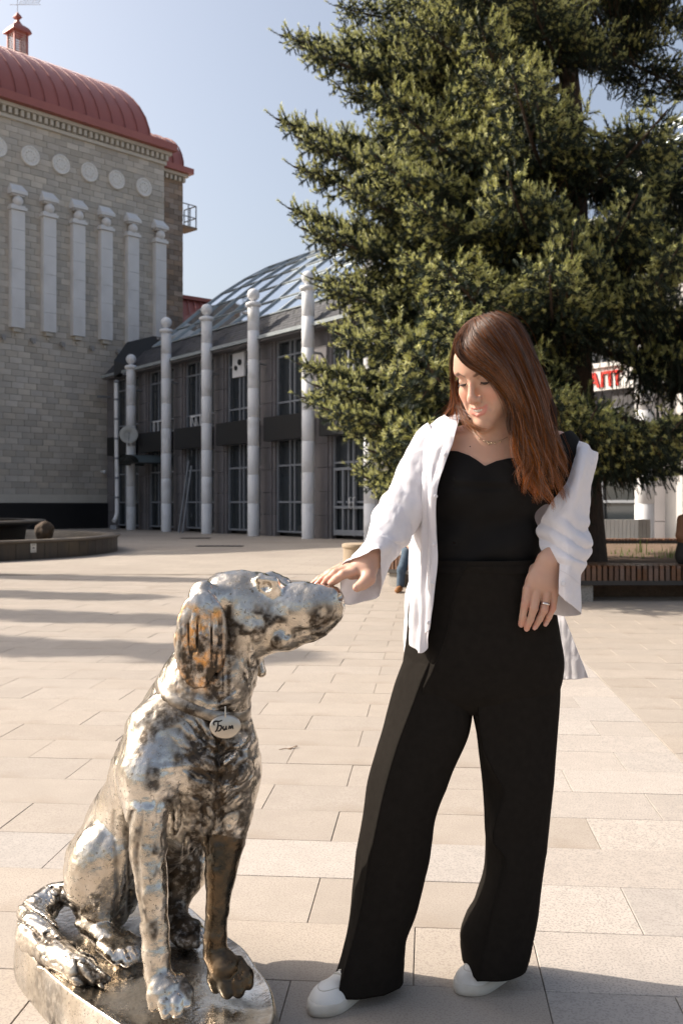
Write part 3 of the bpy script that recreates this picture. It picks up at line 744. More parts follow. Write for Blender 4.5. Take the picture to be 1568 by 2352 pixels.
# pale ribbed barrier
bb=empty('ribbed_barrier',P(1437,1272,22.45),0,'pale ribbed sheet barrier standing behind the far bench','barrier')
m_bar=M('barrier_white',(.62,.61,.57),(.56,.55,.52),rough=.5,scale=2); m_bar2=M('barrier_grey',(.30,.28,.25),rough=.6)
for i in range(12):
    a=P(1386+i*9.2,1193,22.45); z0=.02; z1=a.z
    MB().box((a.x,22.45,(z0+z1)/2),(.084,.05,z1-z0),).build('slat',m_bar if i<9 else m_bar2,bb)
MB().box((P(1437,1200,22.45).x,22.50,.42),(1.1,.04,.8)).build('back_sheet',m_bar2,bb)
kr=MB().box((8.4,20.9,.1),(4.5,.12,.14)).box((8.4,22.2,.1),(7,.12,.1)).build('low_rail',M('pale_kerb',(.55,.53,.48),rough=.8)); tag(kr,'low pale kerb rails on the ground under the far bench','kerb')
# shop sign
def text(name,body,size,mat,parent,m4,ext=.01,font=None):
    cu=bpy.data.curves.new(name,'FONT'); cu.body=body; cu.size=size; cu.extrude=ext; cu.align_x='LEFT'; cu.resolution_u=3; cu.offset=size*.02
    o=bpy.data.objects.new('tmp',cu); COL.objects.link(o); bpy.context.view_layer.update()
    me=bpy.data.meshes.new_from_object(o.evaluated_get(bpy.context.evaluated_depsgraph_get())); bpy.data.objects.remove(o)
    me.transform(m4); return link(name,me,parent,mat)
s0=GF(8.50,WO+.42,4.55); 
sg=empty('shop_sign',s0,0,'white sign board with red letters seen through the spruce branches','sign')
dS=(GF(9,0,0)-GF(8,0,0)).normalized()
MB().box(s0+dS*1.3,(2.8,.16,.62),dS,NF,Z3).box(s0+dS*1.3+Z3*.36,(2.9,.3,.13),dS,NF,Z3).build('board',m_shop,sg)
mt=Matrix(((dS.x,0,NF.x,0),(dS.y,0,NF.y,0),(0,1,0,0),(0,0,0,1)))
for i,ch in enumerate('АПТ'):
    p=s0+dS*(.0+i*.39)+NF*.11+Z3*-.22
    text('letter',ch,.54,M('sign_red',(.75,.035,.02),rough=.4) if i==0 else bpy.data.materials['sign_red'],sg,Matrix.Translation(p)@mt,.02)

# the glass-roofed building and what hangs on it stand a little nearer than first measured (same place in view)
KG=.893
for n in ('glass_roofed_building','satellite_dish','downpipe','shop_sign','leaning_pole','leaning_pole.001'):
    o=bpy.data.objects[n]; o.location=(o.location.x*KG,o.location.y*KG,CAMH+(o.location.z-CAMH)*KG); o.scale=(KG,KG,KG)
# ================================================================ SPRUCE
m_ndl=M('spruce_needles',(.044,.060,.038),(.019,.032,.026),rough=.6,scale=3,trans=.12,island=.3,spec=.2)
m_tip=M('young_needles',(.58,.55,.21),(.33,.37,.16),rough=.55,scale=3,trans=.28,island=.25,spec=.3)
m_dead=M('dry_needles',(.17,.09,.045),(.09,.05,.03),rough=.8,scale=5,trans=.15,island=.3)
m_bark=M('spruce_bark',(.10,.065,.045),(.055,.038,.028),rough=.9,scale=6,aniso=(6,6,1),bump=1,bscale=16,bdist=.04)
def branch_mesh(L,seed,bare=.22,dens=1.0,tipf=1.0):
    R=np.random.RandomState(seed); twigs=[]  # (p0, dir, length, kind)
    V=[];F=[];MI=[]
    def axis(s): # s 0..1 along the limb
        x=L*s; return np.array([x, .10*L*math.sin(s*2.5+seed)*.35, -.16*L*s*(1-s)*1.6+.05*L*max(0,s-.72)*2.2])
    pts=[axis(s) for s in np.linspace(0,1,12)]
    # limb wood
    wood=MB(); wood.tube([Vector(p) for p in pts],[.035*(L/3.5)*(1-.85*i/11)+.004 for i in range(12)],6,cap=False)
    segs=[]   # start, direction(unit), length, kind 0 needle 1 tip 2 dead
    def run(p,d,l,droop,tip,dead):
        n=max(1,int(round(l/.055))); d=d/np.linalg.norm(d)
        for i in range(n):
            f=(i+.5)/n
            dd=d+np.array([0,0,-droop*(1-f)+.55*max(0,f-.55)*tip]); dd=dd+R.normal(0,.09,3); dd/=np.linalg.norm(dd)
            kind=2 if dead else (1 if (tip and i>=n-2 and dd[2]>-.12 and R.rand()<(.8 if i==n-1 else .45)) else 0)
            segs.append((p.copy(),dd,.055,kind)); p=p+dd*.055
        return p
    s=bare*.55
    while s<.985:
        p=axis(s); t=axis(min(1,s+.02))-axis(s); t/=np.linalg.norm(t)
        side=np.cross(t,[0,0,1]); side/=np.linalg.norm(side)
        rem=L*(1-s)
        for sg in (-1,1):
            if R.rand()>.93: continue
            l=(.36*rem+.16)*R.uniform(.55,1.15)*min(1,(s/.3)**.8); l=min(l,1.15)
            ang=math.radians(R.uniform(42,68)); dead=s<bare
            d=t*math.cos(ang)+side*sg*math.sin(ang)+np.array([0,0,R.uniform(-.28,.22)])
            if dead: d=side*sg*.4+t*.3+np.array([0,0,-1.0]); l=R.uniform(.25,.6)
            n=max(2,int(l/.085)); pp=p.copy(); dn=d/np.linalg.norm(d)
            droop=R.uniform(.0,.35)
            for i in range(n):
                f=i/n
                q=dn+np.array([0,0,-droop*f*(1-f)*2+.35*max(0,f-.6)]); q/=np.linalg.norm(q)
                step=l/n
                segs.append((pp.copy(),q,step,2 if dead else (1 if i==n-1 and R.rand()<.6 else 0)))
                pp=pp+q*step
                if dead: 
                    if R.rand()<.6: run(pp,np.array([R.normal(0,.3),R.normal(0,.3),-1.]),R.uniform(.05,.16),0,0,True)
                    continue
                ls=(l*(1-f)*.42+.06)*R.uniform(.6,1.2)
                s2=np.cross(q,[0,0,1]); s2/=np.linalg.norm(s2)+1e-6
                for s3 in (-1,1):
                    if R.rand()<.88*dens: run(pp,q*.7+s2*s3*.8+np.array([0,0,R.uniform(-.75,.65)]),min(ls,.34),R.uniform(0,.5),1,False)
                if R.rand()<(.75 if s<.5 else .12)*dens: run(pp,q*.4+np.array([R.normal(0,.3),R.normal(0,.3),-1.0]),R.uniform(.10,.34) if s<.5 else .10,0,0,R.rand()<.35)
                for _ in range(2):
                    if R.rand()<.62*dens*tipf: run(pp,q*.7+np.array([R.normal(0,.45),R.normal(0,.45),.8]),R.uniform(.06,.20),0,1,False)
        s+=.078/L*R.uniform(.8,1.3)
    run(axis(.96),axis(1)-axis(.96),.06*L+.1,0,1,False)
    # needles: vectorised triangles
    P0=np.array([g[0] for g in segs]); D=np.array([g[1] for g in segs]); Ls=np.array([g[2] for g in segs]); K=np.array([g[3] for g in segs])
    ns=len(segs); nn=20
    a=R.rand(ns,nn)*2*np.pi; f=(np.arange(nn)[None]+R.rand(ns,nn))/nn
    ref=np.where(np.abs(D[:,2:3])<.9,np.array([[0,0,1.]]),np.array([[1.,0,0]])); U=np.cross(D,ref); U/=np.linalg.norm(U,axis=1)[:,None]; Wv=np.cross(D,U)
    rad=U[:,None]*np.cos(a)[...,None]+Wv[:,None]*np.sin(a)[...,None]
    base=P0[:,None]+D[:,None]*(Ls[:,None]*f)[...,None]
    nl=np.where(K==1,.042,np.where(K==2,.016,.036))[:,None]*R.uniform(.7,1.15,(ns,nn))
    nd=rad*.80+D[:,None]*(.62); nd/=np.linalg.norm(nd,axis=2)[...,None]
    tip=base+nd*nl[...,None]; sidev=np.cross(nd,rad); sidev/=np.linalg.norm(sidev,axis=2)[...,None]+1e-9
    wd=np.where(K==1,.0052,np.where(K==2,.0020,.0042))[:,None,None]
    vv=np.stack([base+sidev*wd,base-sidev*wd,tip],2).reshape(-1,3)
    nt_=ns*nn
    # twig wood: one thin triangle-ish blade per segment
    e=P0+D*Ls[:,None]; tw=np.stack([P0+U*.004,P0-U*.004,e],1).reshape(-1,3); tw2=np.stack([P0+Wv*.004,P0-Wv*.004,e],1).reshape(-1,3)
    allv=np.concatenate([vv,tw,tw2,np.array(wood.v)]); nb=len(vv)+len(tw)+len(tw2)
    tri=np.arange(nb).reshape(-1,3)
    me=bpy.data.meshes.new('branch')
    wf=np.array(wood.f)+nb
    nl_=len(tri)*3+len(wf)*4
    me.vertices.add(len(allv)); me.vertices.foreach_set('co',allv.astype(np.float32).ravel())
    me.loops.add(nl_); me.loops.foreach_set('vertex_index',np.concatenate([tri.ravel(),wf.ravel()]).astype(np.int32))
    me.polygons.add(len(tri)+len(wf)); st=np.concatenate([np.arange(len(tri))*3,len(tri)*3+np.arange(len(wf))*4]); me.polygons.foreach_set('loop_start',st.astype(np.int32))
    mi=np.concatenate([np.repeat(K,nn),np.full(2*ns,3),np.full(len(wf),3)]); me.polygons.foreach_set('material_index',mi.astype(np.int32))
    for m in (m_ndl,m_tip,m_dead,m_bark): me.materials.append(m)
    me.update(calc_edges=True); return me
BR=[branch_mesh(4.0,21,.20),branch_mesh(3.2,22,.2),branch_mesh(3.2,23,.26),branch_mesh(2.4,24,.2),branch_mesh(2.4,28,.22)]
BL=[4.0,3.2,3.2,2.4,2.4]
print('branch faces',[len(b.polygons) for b in BR])
WIN=[(1402,872,92),(1360,205,105),(1212,600,48),(1262,425,45)]
def blocked(base,vec):
    for f in np.linspace(.3,1.02,12):
        p=base+vec*f
        if p.y<1: continue
        x=784+p.x/p.y*FPX; y=HOR-(p.z-CAMH)/p.y*FPX
        for wx,wy,wr in WIN:
            if (x-wx)**2+((y-wy)*1.2)**2<wr*wr: return True
    return False
def put(tree,base,vec,roll=0,kind=None):
    if tree.name=='blue_spruce' and blocked(Vector(base)+tree.location,vec): return None
    "a branch from base (tree space) reaching by vec"
    L=vec.length
    k=kind if kind is not None else min(range(5),key=lambda i:abs(BL[i]-L)+random.random()*.7)
    o=bpy.data.objects.new('branch',BR[k]); COL.objects.link(o); o.parent=tree; o.location=base
    q=vec.to_track_quat('X','Z'); o.rotation_euler=(q@Matrix.Rotation(roll,4,'X').to_quaternion()).to_euler(); s=L/BL[k]; o.scale=(s,max(s,.8)*random.uniform(.85,1.1),max(s,.8)*random.uniform(1.0,1.45))
    return o
TB=Vector((3.66,14.9,.30))
tr=empty('blue_spruce',TB,0,'huge blue spruce filling the right of the view behind the woman','tree')
tk=MB(); tp=[]
for i in range(16):
    z=-.2+i*1.0; tp.append(TB+Vector((-.035*z+.05*math.sin(z*1.3),.04*math.sin(z),z)))
tk.tube(tp,[.235*(1-i/17)+ (.09 if i==0 else 0)+.015 for i in range(16)],16,cap=False)
to=tk.build('trunk',m_bark,tr)
def tx(z): return Vector((-.035*z,0,z))
rt=random.Random(17)
# the left-hand tips that draw the outline
tips=[(772,18,14.3,.3),(648,95,14.2,.1),(700,125,13.6,.2),(640,298,14.2,.1),(690,335,13.4,.1),(682,405,14.0,.1),(668,502,14.1,.15),(705,545,13.4,.0),(716,650,14.3,.1),(740,672,13.2,0),(760,770,13.9,0),(690,856,14.0,0),(700,935,13.7,-.1),(735,905,13.0,0),(800,1000,13.6,-.1),(818,1095,13.5,-.35),(850,1120,12.9,-.35),(880,1135,13.8,-.4),(790,215,13.8,.2),(800,450,13.0,0),(770,590,12.6,0),(790,790,12.4,0),(760,960,12.2,0),(905,1150,12.3,-.4),(870,1060,11.9,-.3)]
for px,py,Y,dz in tips:
    t=P(px,py,Y)-TB; R_=math.hypot(t.x,t.y); zb=t.z+.12*R_+rt.uniform(-.1,.15)
    b=tx(zb); put(tr,b,t-b,rt.uniform(-.15,.15),0)
def rmax(z):
    return float(np.interp(z,[.8,1.6,2.5,4,6,8,10,12,15],[2.6,3.3,3.9,4.1,4.2,4.0,3.2,2.3,.6]))
z=1.7; nb_=0
while z<14.3:
    nw=rt.randint(6,8); a0=rt.uniform(0,6.28)
    for k in range(nw):
        a=a0+2*math.pi*k/nw+rt.uniform(-.25,.25); L=rmax(z)*rt.uniform(.72,1.0)
        d=Vector((math.cos(a),math.sin(a),0))
        ang=math.degrees(a)%360
        # keep the view gap right of the trunk high up: only bare limbs cross there
        zz=z+rt.uniform(-.12,.12)
        if 6.3<zz<8.7 and (255<ang<330 or 45<ang<100): continue
        if 3.4<zz<5.3 and (268<ang<292 or 70<ang<88): continue
        if 140<ang<215: L*=.90
        dz=(-.13 if z>3 else -.18)*L+rt.uniform(-.2,.25)
        if zz<2.35 and not 150<ang<235: continue
        put(tr,tx(zz),d*L+Z3*dz,rt.uniform(-.2,.2)); nb_+=1
    z+=.80 if z<9 else .9
# branches that come towards the viewer, right of the woman's head
for px,py,Y in ((1460,140,11.6),(1540,280,11.4),(1330,560,11.2),(1480,470,11.5),(1555,600,11.4),(1300,800,11.3),(1420,770,11.6),(1500,1000,11.6),(1440,1030,12.2),(1560,990,11.3),(1250,640,11.0),(1170,200,11.2),(1060,300,11.0),(1180,420,11.2),(1010,640,11.2),(1110,560,11.0),(960,500,11.6),(980,860,11.0),(940,1010,11.3),(1380,960,11.2),(1090,80,11.6),(880,760,11.7),(1240,930,11.2),(1330,1010,11.6),(1500,800,11.4),(1000,760,10.9),(870,380,12.0),(880,250,12.1)):
    t=P(px,py,Y)-TB; R_=math.hypot(t.x,t.y); b=tx(t.z+.05*R_); put(tr,b,t-b,rt.uniform(-.3,.3),rt.choice((1,2)))
print('branches',nb_)
# conifers out of view on the left: their tips throw the long soft shadows over the square
def conifer(x,y,h,r,label):
    t=empty('slim_conifer',(x,y,0),0,label,'tree','conifers standing left of the view')
    MB().tube([Vector((x,y,-.2)),Vector((x,y,h*.55)),Vector((x,y,h))],[.16,.09,.015],8,cap=False).build('trunk',m_bark,t)
    z=1.2
    while z<h-.15:
        L=max(.22,r*(1-z/h)**.8)
        for k in range(5 if z<h*.8 else 4):
            a=rt.uniform(0,6.28); put(t,Vector((0,0,z)),Vector((math.cos(a)*L,math.sin(a)*L,-.12*L)),0,3)
        z+=.5 if z<h*.7 else .28
tt=1/math.tan(SUN_EL); ld=Vector((LD.x,LD.y,0)).normalized()
for (px,py,h,r,lb) in ((700,1338,10.5,1.5,'tallest slim conifer beyond the left edge near the fountain'),(380,1374,9.5,1.1,'slim conifer beyond the left edge, second from the fountain'),(620,1432,9.5,1.1,'slim conifer beyond the left edge, third from the fountain'),(760,1512,9.0,1.0,'slim conifer beyond the left edge nearest the camera')):
    Y=FPX*CAMH/(py-HOR); tipg=P(px,py,Y); b=tipg-ld*(h*tt); conifer(b.x,b.y,h,r,lb)
# ================================================================ MODELLING BODIES: blended solids turned into one skin
def np3(v): return np.array([v[0],v[1],v[2]],dtype=np.float64)
def q(px,py,Y): return np3(P(px,py,Y))
class SDF:
    def __init__(s): s.u=[]; s.c=[]; s.disp=None
    def rc(s,a,ra,b,rb,k=.02,sy=1.,carve=False):
        a=np3(a);b=np3(b); d=(s.c if carve else s.u)
        d.append(('rc',a,ra,b,rb,k,sy,(a+b)/2,np.linalg.norm(b-a)/2+max(ra,rb)*max(1,sy))); return s
    def chain(s,pts,k=.02,sy=1.,carve=False):
        for (a,ra),(b,rb) in zip(pts[:-1],pts[1:]): s.rc(a,ra,b,rb,k,sy,carve)
        return s
    def el(s,c,r,k=.02,R=None,carve=False):
        c=np3(c); R=np.eye(3) if R is None else np.array(R)   # rows: local axes
        (s.c if carve else s.u).append(('el',c,np.array(r,dtype=float),R,None,k,1.,c,max(r))); return s
    def sp(s,c,r,k=.02,carve=False): return s.el(c,(r,r,r),k,None,carve)
    @staticmethod
    def pd(p,e):
        if e[0]=='rc':
            a,ra,b,rb,sy=e[1],e[2],e[3],e[4],e[6]
            pa=p-a; ba=b-a
            if sy!=1.: pa=pa/np.array([1,sy,1]); ba=ba/np.array([1,sy,1])
            t=np.clip((pa@ba)/max(ba@ba,1e-12),0,1); w=pa-t[:,None]*ba
            return np.sqrt((w*w).sum(1))-(ra+(rb-ra)*t)
        c,r,R=e[1],e[2],e[3]; l=(p-c)@R.T
        k0=np.sqrt(((l/r)**2).sum(1)); k1=np.sqrt(((l/(r*r))**2).sum(1))+1e-9
        return k0*(k0-1)/k1
    def near(s,L,c,rad):
        return [e for e in L if np.linalg.norm(e[7]-c)-e[8]<rad+e[5]*1.2+.01]
    def ev(s,p,c=None,rad=None,raw=False):
        U=s.u if c is None else s.near(s.u,c,rad); C=s.c if c is None else s.near(s.c,c,rad)
        d=np.full(len(p),.3)
        for e in U:
            b=s.pd(p,e); k=e[5]; h=np.clip(.5+.5*(d-b)/k,0,1); d=d*(1-h)+b*h-k*h*(1-h)
        for e in C:
            b=-s.pd(p,e); k=e[5]; h=np.clip(.5-.5*(d-b)/k,0,1); d=d*(1-h)+b*h+k*h*(1-h)
        if s.disp is not None and not raw: d=d+s.disp(p)
        return d
    def hit(s,px,py,lo=1.8,hi=3.2):
        "first surface point seen at a picture position"
        ys=np.linspace(lo,hi,701); pts=np.array([q(px,py,y) for y in ys]); d=s.ev(pts,raw=True); i=np.where(d<0)[0]
        return q(px,py,ys[i[0]]) if len(i) else None
    def out(s,c,d,mx=.3):
        "surface point from inside point c going along d"
        d=np3(d)/np.linalg.norm(d); t=np.linspace(0,mx,400); v=s.ev(c+d*t[:,None],raw=True); i=np.where(v>0)[0]; return c+d*t[i[0]] if len(i) else c+d*mx
    def normal(s,p,e=.002):
        P6=np.array([p+np.eye(3)[i]*e*sg for i in range(3) for sg in (1,-1)]); v=s.ev(P6,raw=True); n=np.array([v[0]-v[1],v[2]-v[3],v[4]-v[5]]); return n/np.linalg.norm(n)
    def skin(s,h,N=16,slack=1.35):
        lo=np.min([e[7]-e[8] for e in s.u],0)-.03; hi=np.max([e[7]+e[8] for e in s.u],0)+.03
        B=h*N; nb=np.ceil((hi-lo)/B).astype(int); nb1=nb*N+2
        g=np.stack(np.meshgrid(*[np.arange(n) for n in nb],indexing='ij'),-1).reshape(-1,3)
        cen=lo+(g+.5)*B; hd=B*math.sqrt(3)/2
        act=np.zeros(len(g),bool)
        for i0 in range(0,len(cen),4096):
            d=s.ev(cen[i0:i0+4096],raw=True); act[i0:i0+4096]=np.abs(d)<hd*slack+.006
        g=g[act]
        ar=np.arange(N+1); off=np.stack(np.meshgrid(ar,ar,ar,indexing='ij'),-1).reshape(-1,3)
        VID=[];VP=[];QE=[]
        stx=(nb1[1]*nb1[2],nb1[2],1)
        def idx(a): return a[:,0].astype(np.int64)*stx[0]+a[:,1]*stx[1]+a[:,2]
        for b in g:
            base=b*N; p=lo+(base+off)*h; c=lo+(b+.5)*B*1.0
            c=lo+(base+N/2)*h
            v=s.ev(p,c,hd+.004).reshape(N+1,N+1,N+1)
            if v.min()>0 or v.max()<0: continue
            sgn=v<0
            # vertices
            acc=np.zeros((N,N,N,3)); cnt=np.zeros((N,N,N))
            for ax in range(3):
                sl0=[slice(None)]*3; sl1=[slice(None)]*3; sl0[ax]=slice(0,N); sl1[ax]=slice(1,N+1)
                a=v[tuple(sl0)]; b2=v[tuple(sl1)]; cr_=(a<0)!=(b2<0); t=np.where(cr_,a/(a-b2+1e-20),0)
                o1,o2=[i for i in range(3) if i!=ax]
                for i in (0,1):
                    for j in (0,1):
                        sl=[slice(None)]*3; sl[o1]=slice(i,N+i); sl[o2]=slice(j,N+j)
                        cc=cr_[tuple(sl)]; tt=t[tuple(sl)]
                        acc[...,ax]+=np.where(cc,tt,0); acc[...,o1]+=np.where(cc,i,0); acc[...,o2]+=np.where(cc,j,0); cnt+=cc
                # quads, edges owned by this block
                e=cr_[:N,:N,:N]; ii=np.argwhere(e)
                if len(ii):
                    fl=sgn[:N,:N,:N][e]; G=base+ii
                    u_=np.zeros(3,int);u_[o1]=1; w_=np.zeros(3,int); w_[o2]=1
                    QE.append(np.concatenate([np.stack([idx(G-u_-w_),idx(G-w_),idx(G),idx(G-u_)],1),(fl^(ax==1))[:,None].astype(np.int64)],1))
            m=cnt>0; ii=np.argwhere(m)
            VID.append(idx(base+ii)); VP.append(lo+(base+ii+acc[m]/cnt[m][:,None])*h)
        VID=np.concatenate(VID); VP=np.concatenate(VP); QE=np.concatenate(QE)
        o=np.argsort(VID); VID=VID[o]; VP=VP[o]
        F=np.searchsorted(VID,QE[:,:4]); F=np.minimum(F,len(VID)-1); ok=(VID[F]==QE[:,:4]).all(1); F=F[ok]; fl=QE[ok,4]==1
        F[~fl]=F[~fl][:,::-1]
        return VP,F
def np_mesh(name,V,F,mats=(),attrs=None,smooth=True):
    me=bpy.data.meshes.new(name); k=F.shape[1]
    me.vertices.add(len(V)); me.vertices.foreach_set('co',np.asarray(V,dtype=np.float32).ravel())
    me.loops.add(F.size); me.loops.foreach_set('vertex_index',F.astype(np.int32).ravel())
    me.polygons.add(len(F)); me.polygons.foreach_set('loop_start',(np.arange(len(F))*k).astype(np.int32))
    me.polygons.foreach_set('use_smooth',np.full(len(F),smooth))
    for m in mats: me.materials.append(m)
    for n,a in (attrs or {}).items():
        at=me.attributes.new(n,'FLOAT_COLOR','POINT'); c=np.ones((len(V),4),dtype=np.float32); c[:,:a.shape[1]]=a; at.data.foreach_set('color',c.ravel())
    me.update(calc_edges=True); return me
def sstep(a,b,x): t=np.clip((x-a)/(b-a),0,1); return t*t*(3-2*t)
def fall(p,c,r0,r1): return 1-sstep(r0,r1,np.linalg.norm(p-np3(c),axis=1))
# ================================================================ DOG STATUE
D=SDF()
D.chain([(q(520,1470,2.315),.074),(q(470,1570,2.325),.090),(q(447,1650,2.33),.104),(q(462,1750,2.305),.118),(q(455,1850,2.315),.094)],.05)
D.chain([(q(415,1645,2.39),.090),(q(385,1770,2.42),.125),(q(306,1895,2.53),.108),(q(252,1985,2.58),.104),(q(236,2060,2.59),.090)],.05)
D.rc(q(455,1850,2.34),.080,q(365,1950,2.50),.062,.04)
D.el(q(545,1760,2.34),(.035,.08,.11),.05)
# near haunch, hind foot
Rh=np.array(Matrix.Rotation(math.radians(-18),3,'Y'))
D.el(q(226,1990,2.440),(.078,.070,.122),.010,Rh)
D.rc(q(285,1960,2.42),.045,q(240,2080,2.46),.04,.035)
D.chain([(q(215,2075,2.50),.045),(q(203,2118,2.48),.030),(q(240,2150,2.43),.027),(q(285,2185,2.39),.034)],.02)
for i,(x,y,Y) in enumerate(((262,2196,2.355),(288,2200,2.352),(308,2192,2.362),(320,2178,2.38))):
    D.chain([(q(x-28,y-24,Y+.03),.017),(q(x-6,y-8,Y),.0165),(q(x+4,y+8,Y-.012),.0135)],.007)
# far haunch and foot
D.el(q(428,1955,2.62),(.060,.08,.112),.03)
D.chain([(q(435,2000,2.60),.05),(q(398,2075,2.57),.033),(q(400,2105,2.54),.028),(q(430,2140,2.49),.032)],.02)
for i,(x,y,Y) in enumerate(((412,2160,2.462),(430,2166,2.455),(448,2162,2.455),(462,2150,2.47))):
    D.chain([(q(x-14,y-22,Y+.03),.017),(q(x-2,y-6,Y),.0155),(q(x+3,y+6,Y-.012),.013)],.007)
# near foreleg
D.chain([(q(372,1690,2.27),.085),(q(345,1780,2.215),.068),(q(338,1860,2.175),.048)],.03)
D.chain([(q(338,1860,2.175),.048),(q(341,1950,2.16),.0385),(q(351,2050,2.14),.0335),(q(356,2130,2.13),.030),(q(359,2190,2.12),.0295),(q(362,2235,2.115),.029),(q(378,2275,2.10),.041)],.007)
D.sp(q(312,1835,2.20),.026,.03)
for i,(x,y,Y) in enumerate(((352,2300,2.085),(378,2318,2.07),(405,2316,2.072),(426,2296,2.09))):
    D.chain([(q(x*.7+112,y-45,Y+.02),.017),(q(x,y-15,Y),.0175),(q(x+3,y+9,Y-.010),.0145)],.0035)
# far foreleg
D.chain([(q(535,1780,2.33),.060),(q(522,1860,2.30),.052),(q(516,1930,2.285),.0455)],.025)
D.chain([(q(516,1930,2.285),.0465),(q(508,2000,2.27),.036),(q(499,2090,2.255),.0255),(q(495,2150,2.25),.0265),(q(495,2190,2.245),.0275),(q(515,2222,2.235),.037)],.007)
for i,(x,y,Y) in enumerate(((492,2258,2.225),(518,2270,2.21),(545,2268,2.212),(566,2250,2.225))):
    D.chain([(q(x*.7+150,y-38,Y+.02),.0165),(q(x,y-10,Y),.0165),(q(x+3,y+9,Y-.008),.0140)],.0035)
# tail
D.chain([(q(190,2040,2.61),.035),(q(120,2065,2.63),.035),(q(82,2100,2.59),.045),(q(85,2145,2.50),.048),(q(130,2195,2.40),.046),(q(190,2232,2.31),.036),(q(240,2252,2.27),.016)],.02)
# throat, head
D.rc(q(545,1490,2.305),.062,q(500,1590,2.30),.07,.04)
D.el(q(566,1392,2.31),(.094,.074,.083),.02)
D.rc(q(520,1370,2.31),.055,q(500,1440,2.315),.06,.03)
D.chain([(q(640,1411,2.285),.068),(q(690,1407,2.275),.0615),(q(728,1400,2.268),.0535),(q(747,1393,2.266),.0435)],.025,sy=.72)
D.el(q(592,1440,2.275),(.062,.05,.05),.03)
D.chain([(q(590,1472,2.28),.036),(q(660,1462,2.275),.030),(q(710,1442,2.27),.024),(q(748,1426,2.267),.018)],.016)
D.rc(q(628,1347,2.255),.018,q(600,1330,2.26),.014,.018); D.rc(q(650,1343,2.33),.018,q(625,1327,2.34),.014,.018)
D.el(q(770,1368,2.266),(.017,.024,.021),.012)
D.sp(q(646,1470,2.245),.018,.02)
# carve: eye socket, mouth line, nostril, stop
e0=D.hit(612,1348)
D.sp(e0+np.array([0,-.004,0]),.0125,.005,carve=True)
mp_=[D.hit(x,y) for x,y in ((771,1407),(762,1426),(735,1439),(700,1450),(660,1460))]
mp_=[m for m in mp_ if m is not None]
D.chain([(m+np.array([0,-.002,0]),.0042) for m in mp_],.006,carve=True)
D.rc(q(779,1371,2.249),.006,q(774,1380,2.247),.003,.004,carve=True)
D.rc(q(787,1385,2.262),.003,q(786,1400,2.262),.003,.004,carve=True)
# eyeball and lids
D.sp(e0+np.array([0,.0070,0]),.0115,.002)
for a0,a1,rr,rad in ((-.3,3.5,.0125,.0032),(3.3,6.1,.0122,.0026)):
    pts=[]
    for a in np.linspace(a0,a1,7): pts.append((e0+np.array([math.cos(a)*rr*1.25,.003+.004*abs(math.cos(a)),math.sin(a)*rr*.8]),rad))
    D.chain(pts,.004)
D.rc(e0+np.array([.018,-.0,.016]),.006,e0+np.array([-.02,.002,.017]),.005,.010)
# ear: a flat hanging leaf of metal
EarC=q(461,1470,2.214)
Re=np.array(Matrix.Rotation(math.radians(-4),3,'Y'))
D.el(EarC,(.0610,.024,.110),.006,Re)
D.rc(q(470,1372,2.245),.038,q(495,1375,2.25),.03,.015,sy=.7)
D.rc(q(430,1470,2.228),.026,q(436,1545,2.235),.020,.02,sy=.7)
D.rc(q(492,1560,2.235),.022,q(470,1580,2.235),.014,.015,sy=.8)
# far ear showing past the throat
D.rc(q(592,1500,2.40),.016,q(600,1545,2.39),.012,.01)
def dog_masks(p):
    x=p[:,0]; y=p[:,1]; z=p[:,2]
    px=784+x/y*FPX; py=HOR-(z-CAMH)/y*FPX
    near=sstep(2.40,2.34,y)
    ear=np.exp(-((px-459)/57)**8-((py-1475)/116)**8)*(y<2.30)
    head=(px>517)*(py<1500)*1.
    chest=sstep(300,380,px)*sstep(1560,1620,py)*(1-sstep(1880,1940,py))*sstep(600,560,px)
    bib=np.exp(-((px-495)/75)**2-((py-1740)/140)**2)
    throat=np.exp(-((px-575)/42)**2-((py-1540)/60)**2)*(y<2.36)
    belly=np.exp(-((px-440)/75)**4-((py-1900)/75)**4)
    tail=((px<255)&(py>2035)&(px+ .0*py<255)&(z<.26)&~((px>185)&(py<2225)&(y>2.33))).astype(float)
    inner=sstep(270,310,px)*sstep(395,330,px)*0
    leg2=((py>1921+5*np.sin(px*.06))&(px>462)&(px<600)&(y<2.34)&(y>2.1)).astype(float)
    return px,py,ear,head,chest,bib,throat,belly,tail,leg2
def fur(u,v,sd,sh=1.6):
    "irregular locks: thin valleys running along v"
    z=np.zeros_like(u); P_=np.stack([u,v,z+sd*3.3],1); w=vnoise(P_*.6,sd+9); P_[:,0]+=.9*w; a=vnoise(P_,sd); b=vnoise(P_*2.3+7,sd+1)
    return np.clip(1-np.abs(a)*2.6,0,1)**sh+.5*np.clip(1-np.abs(b)*3,0,1)**sh
def ridges(u,sh=2.):
    s=.5+.5*np.sin(u); return s**sh
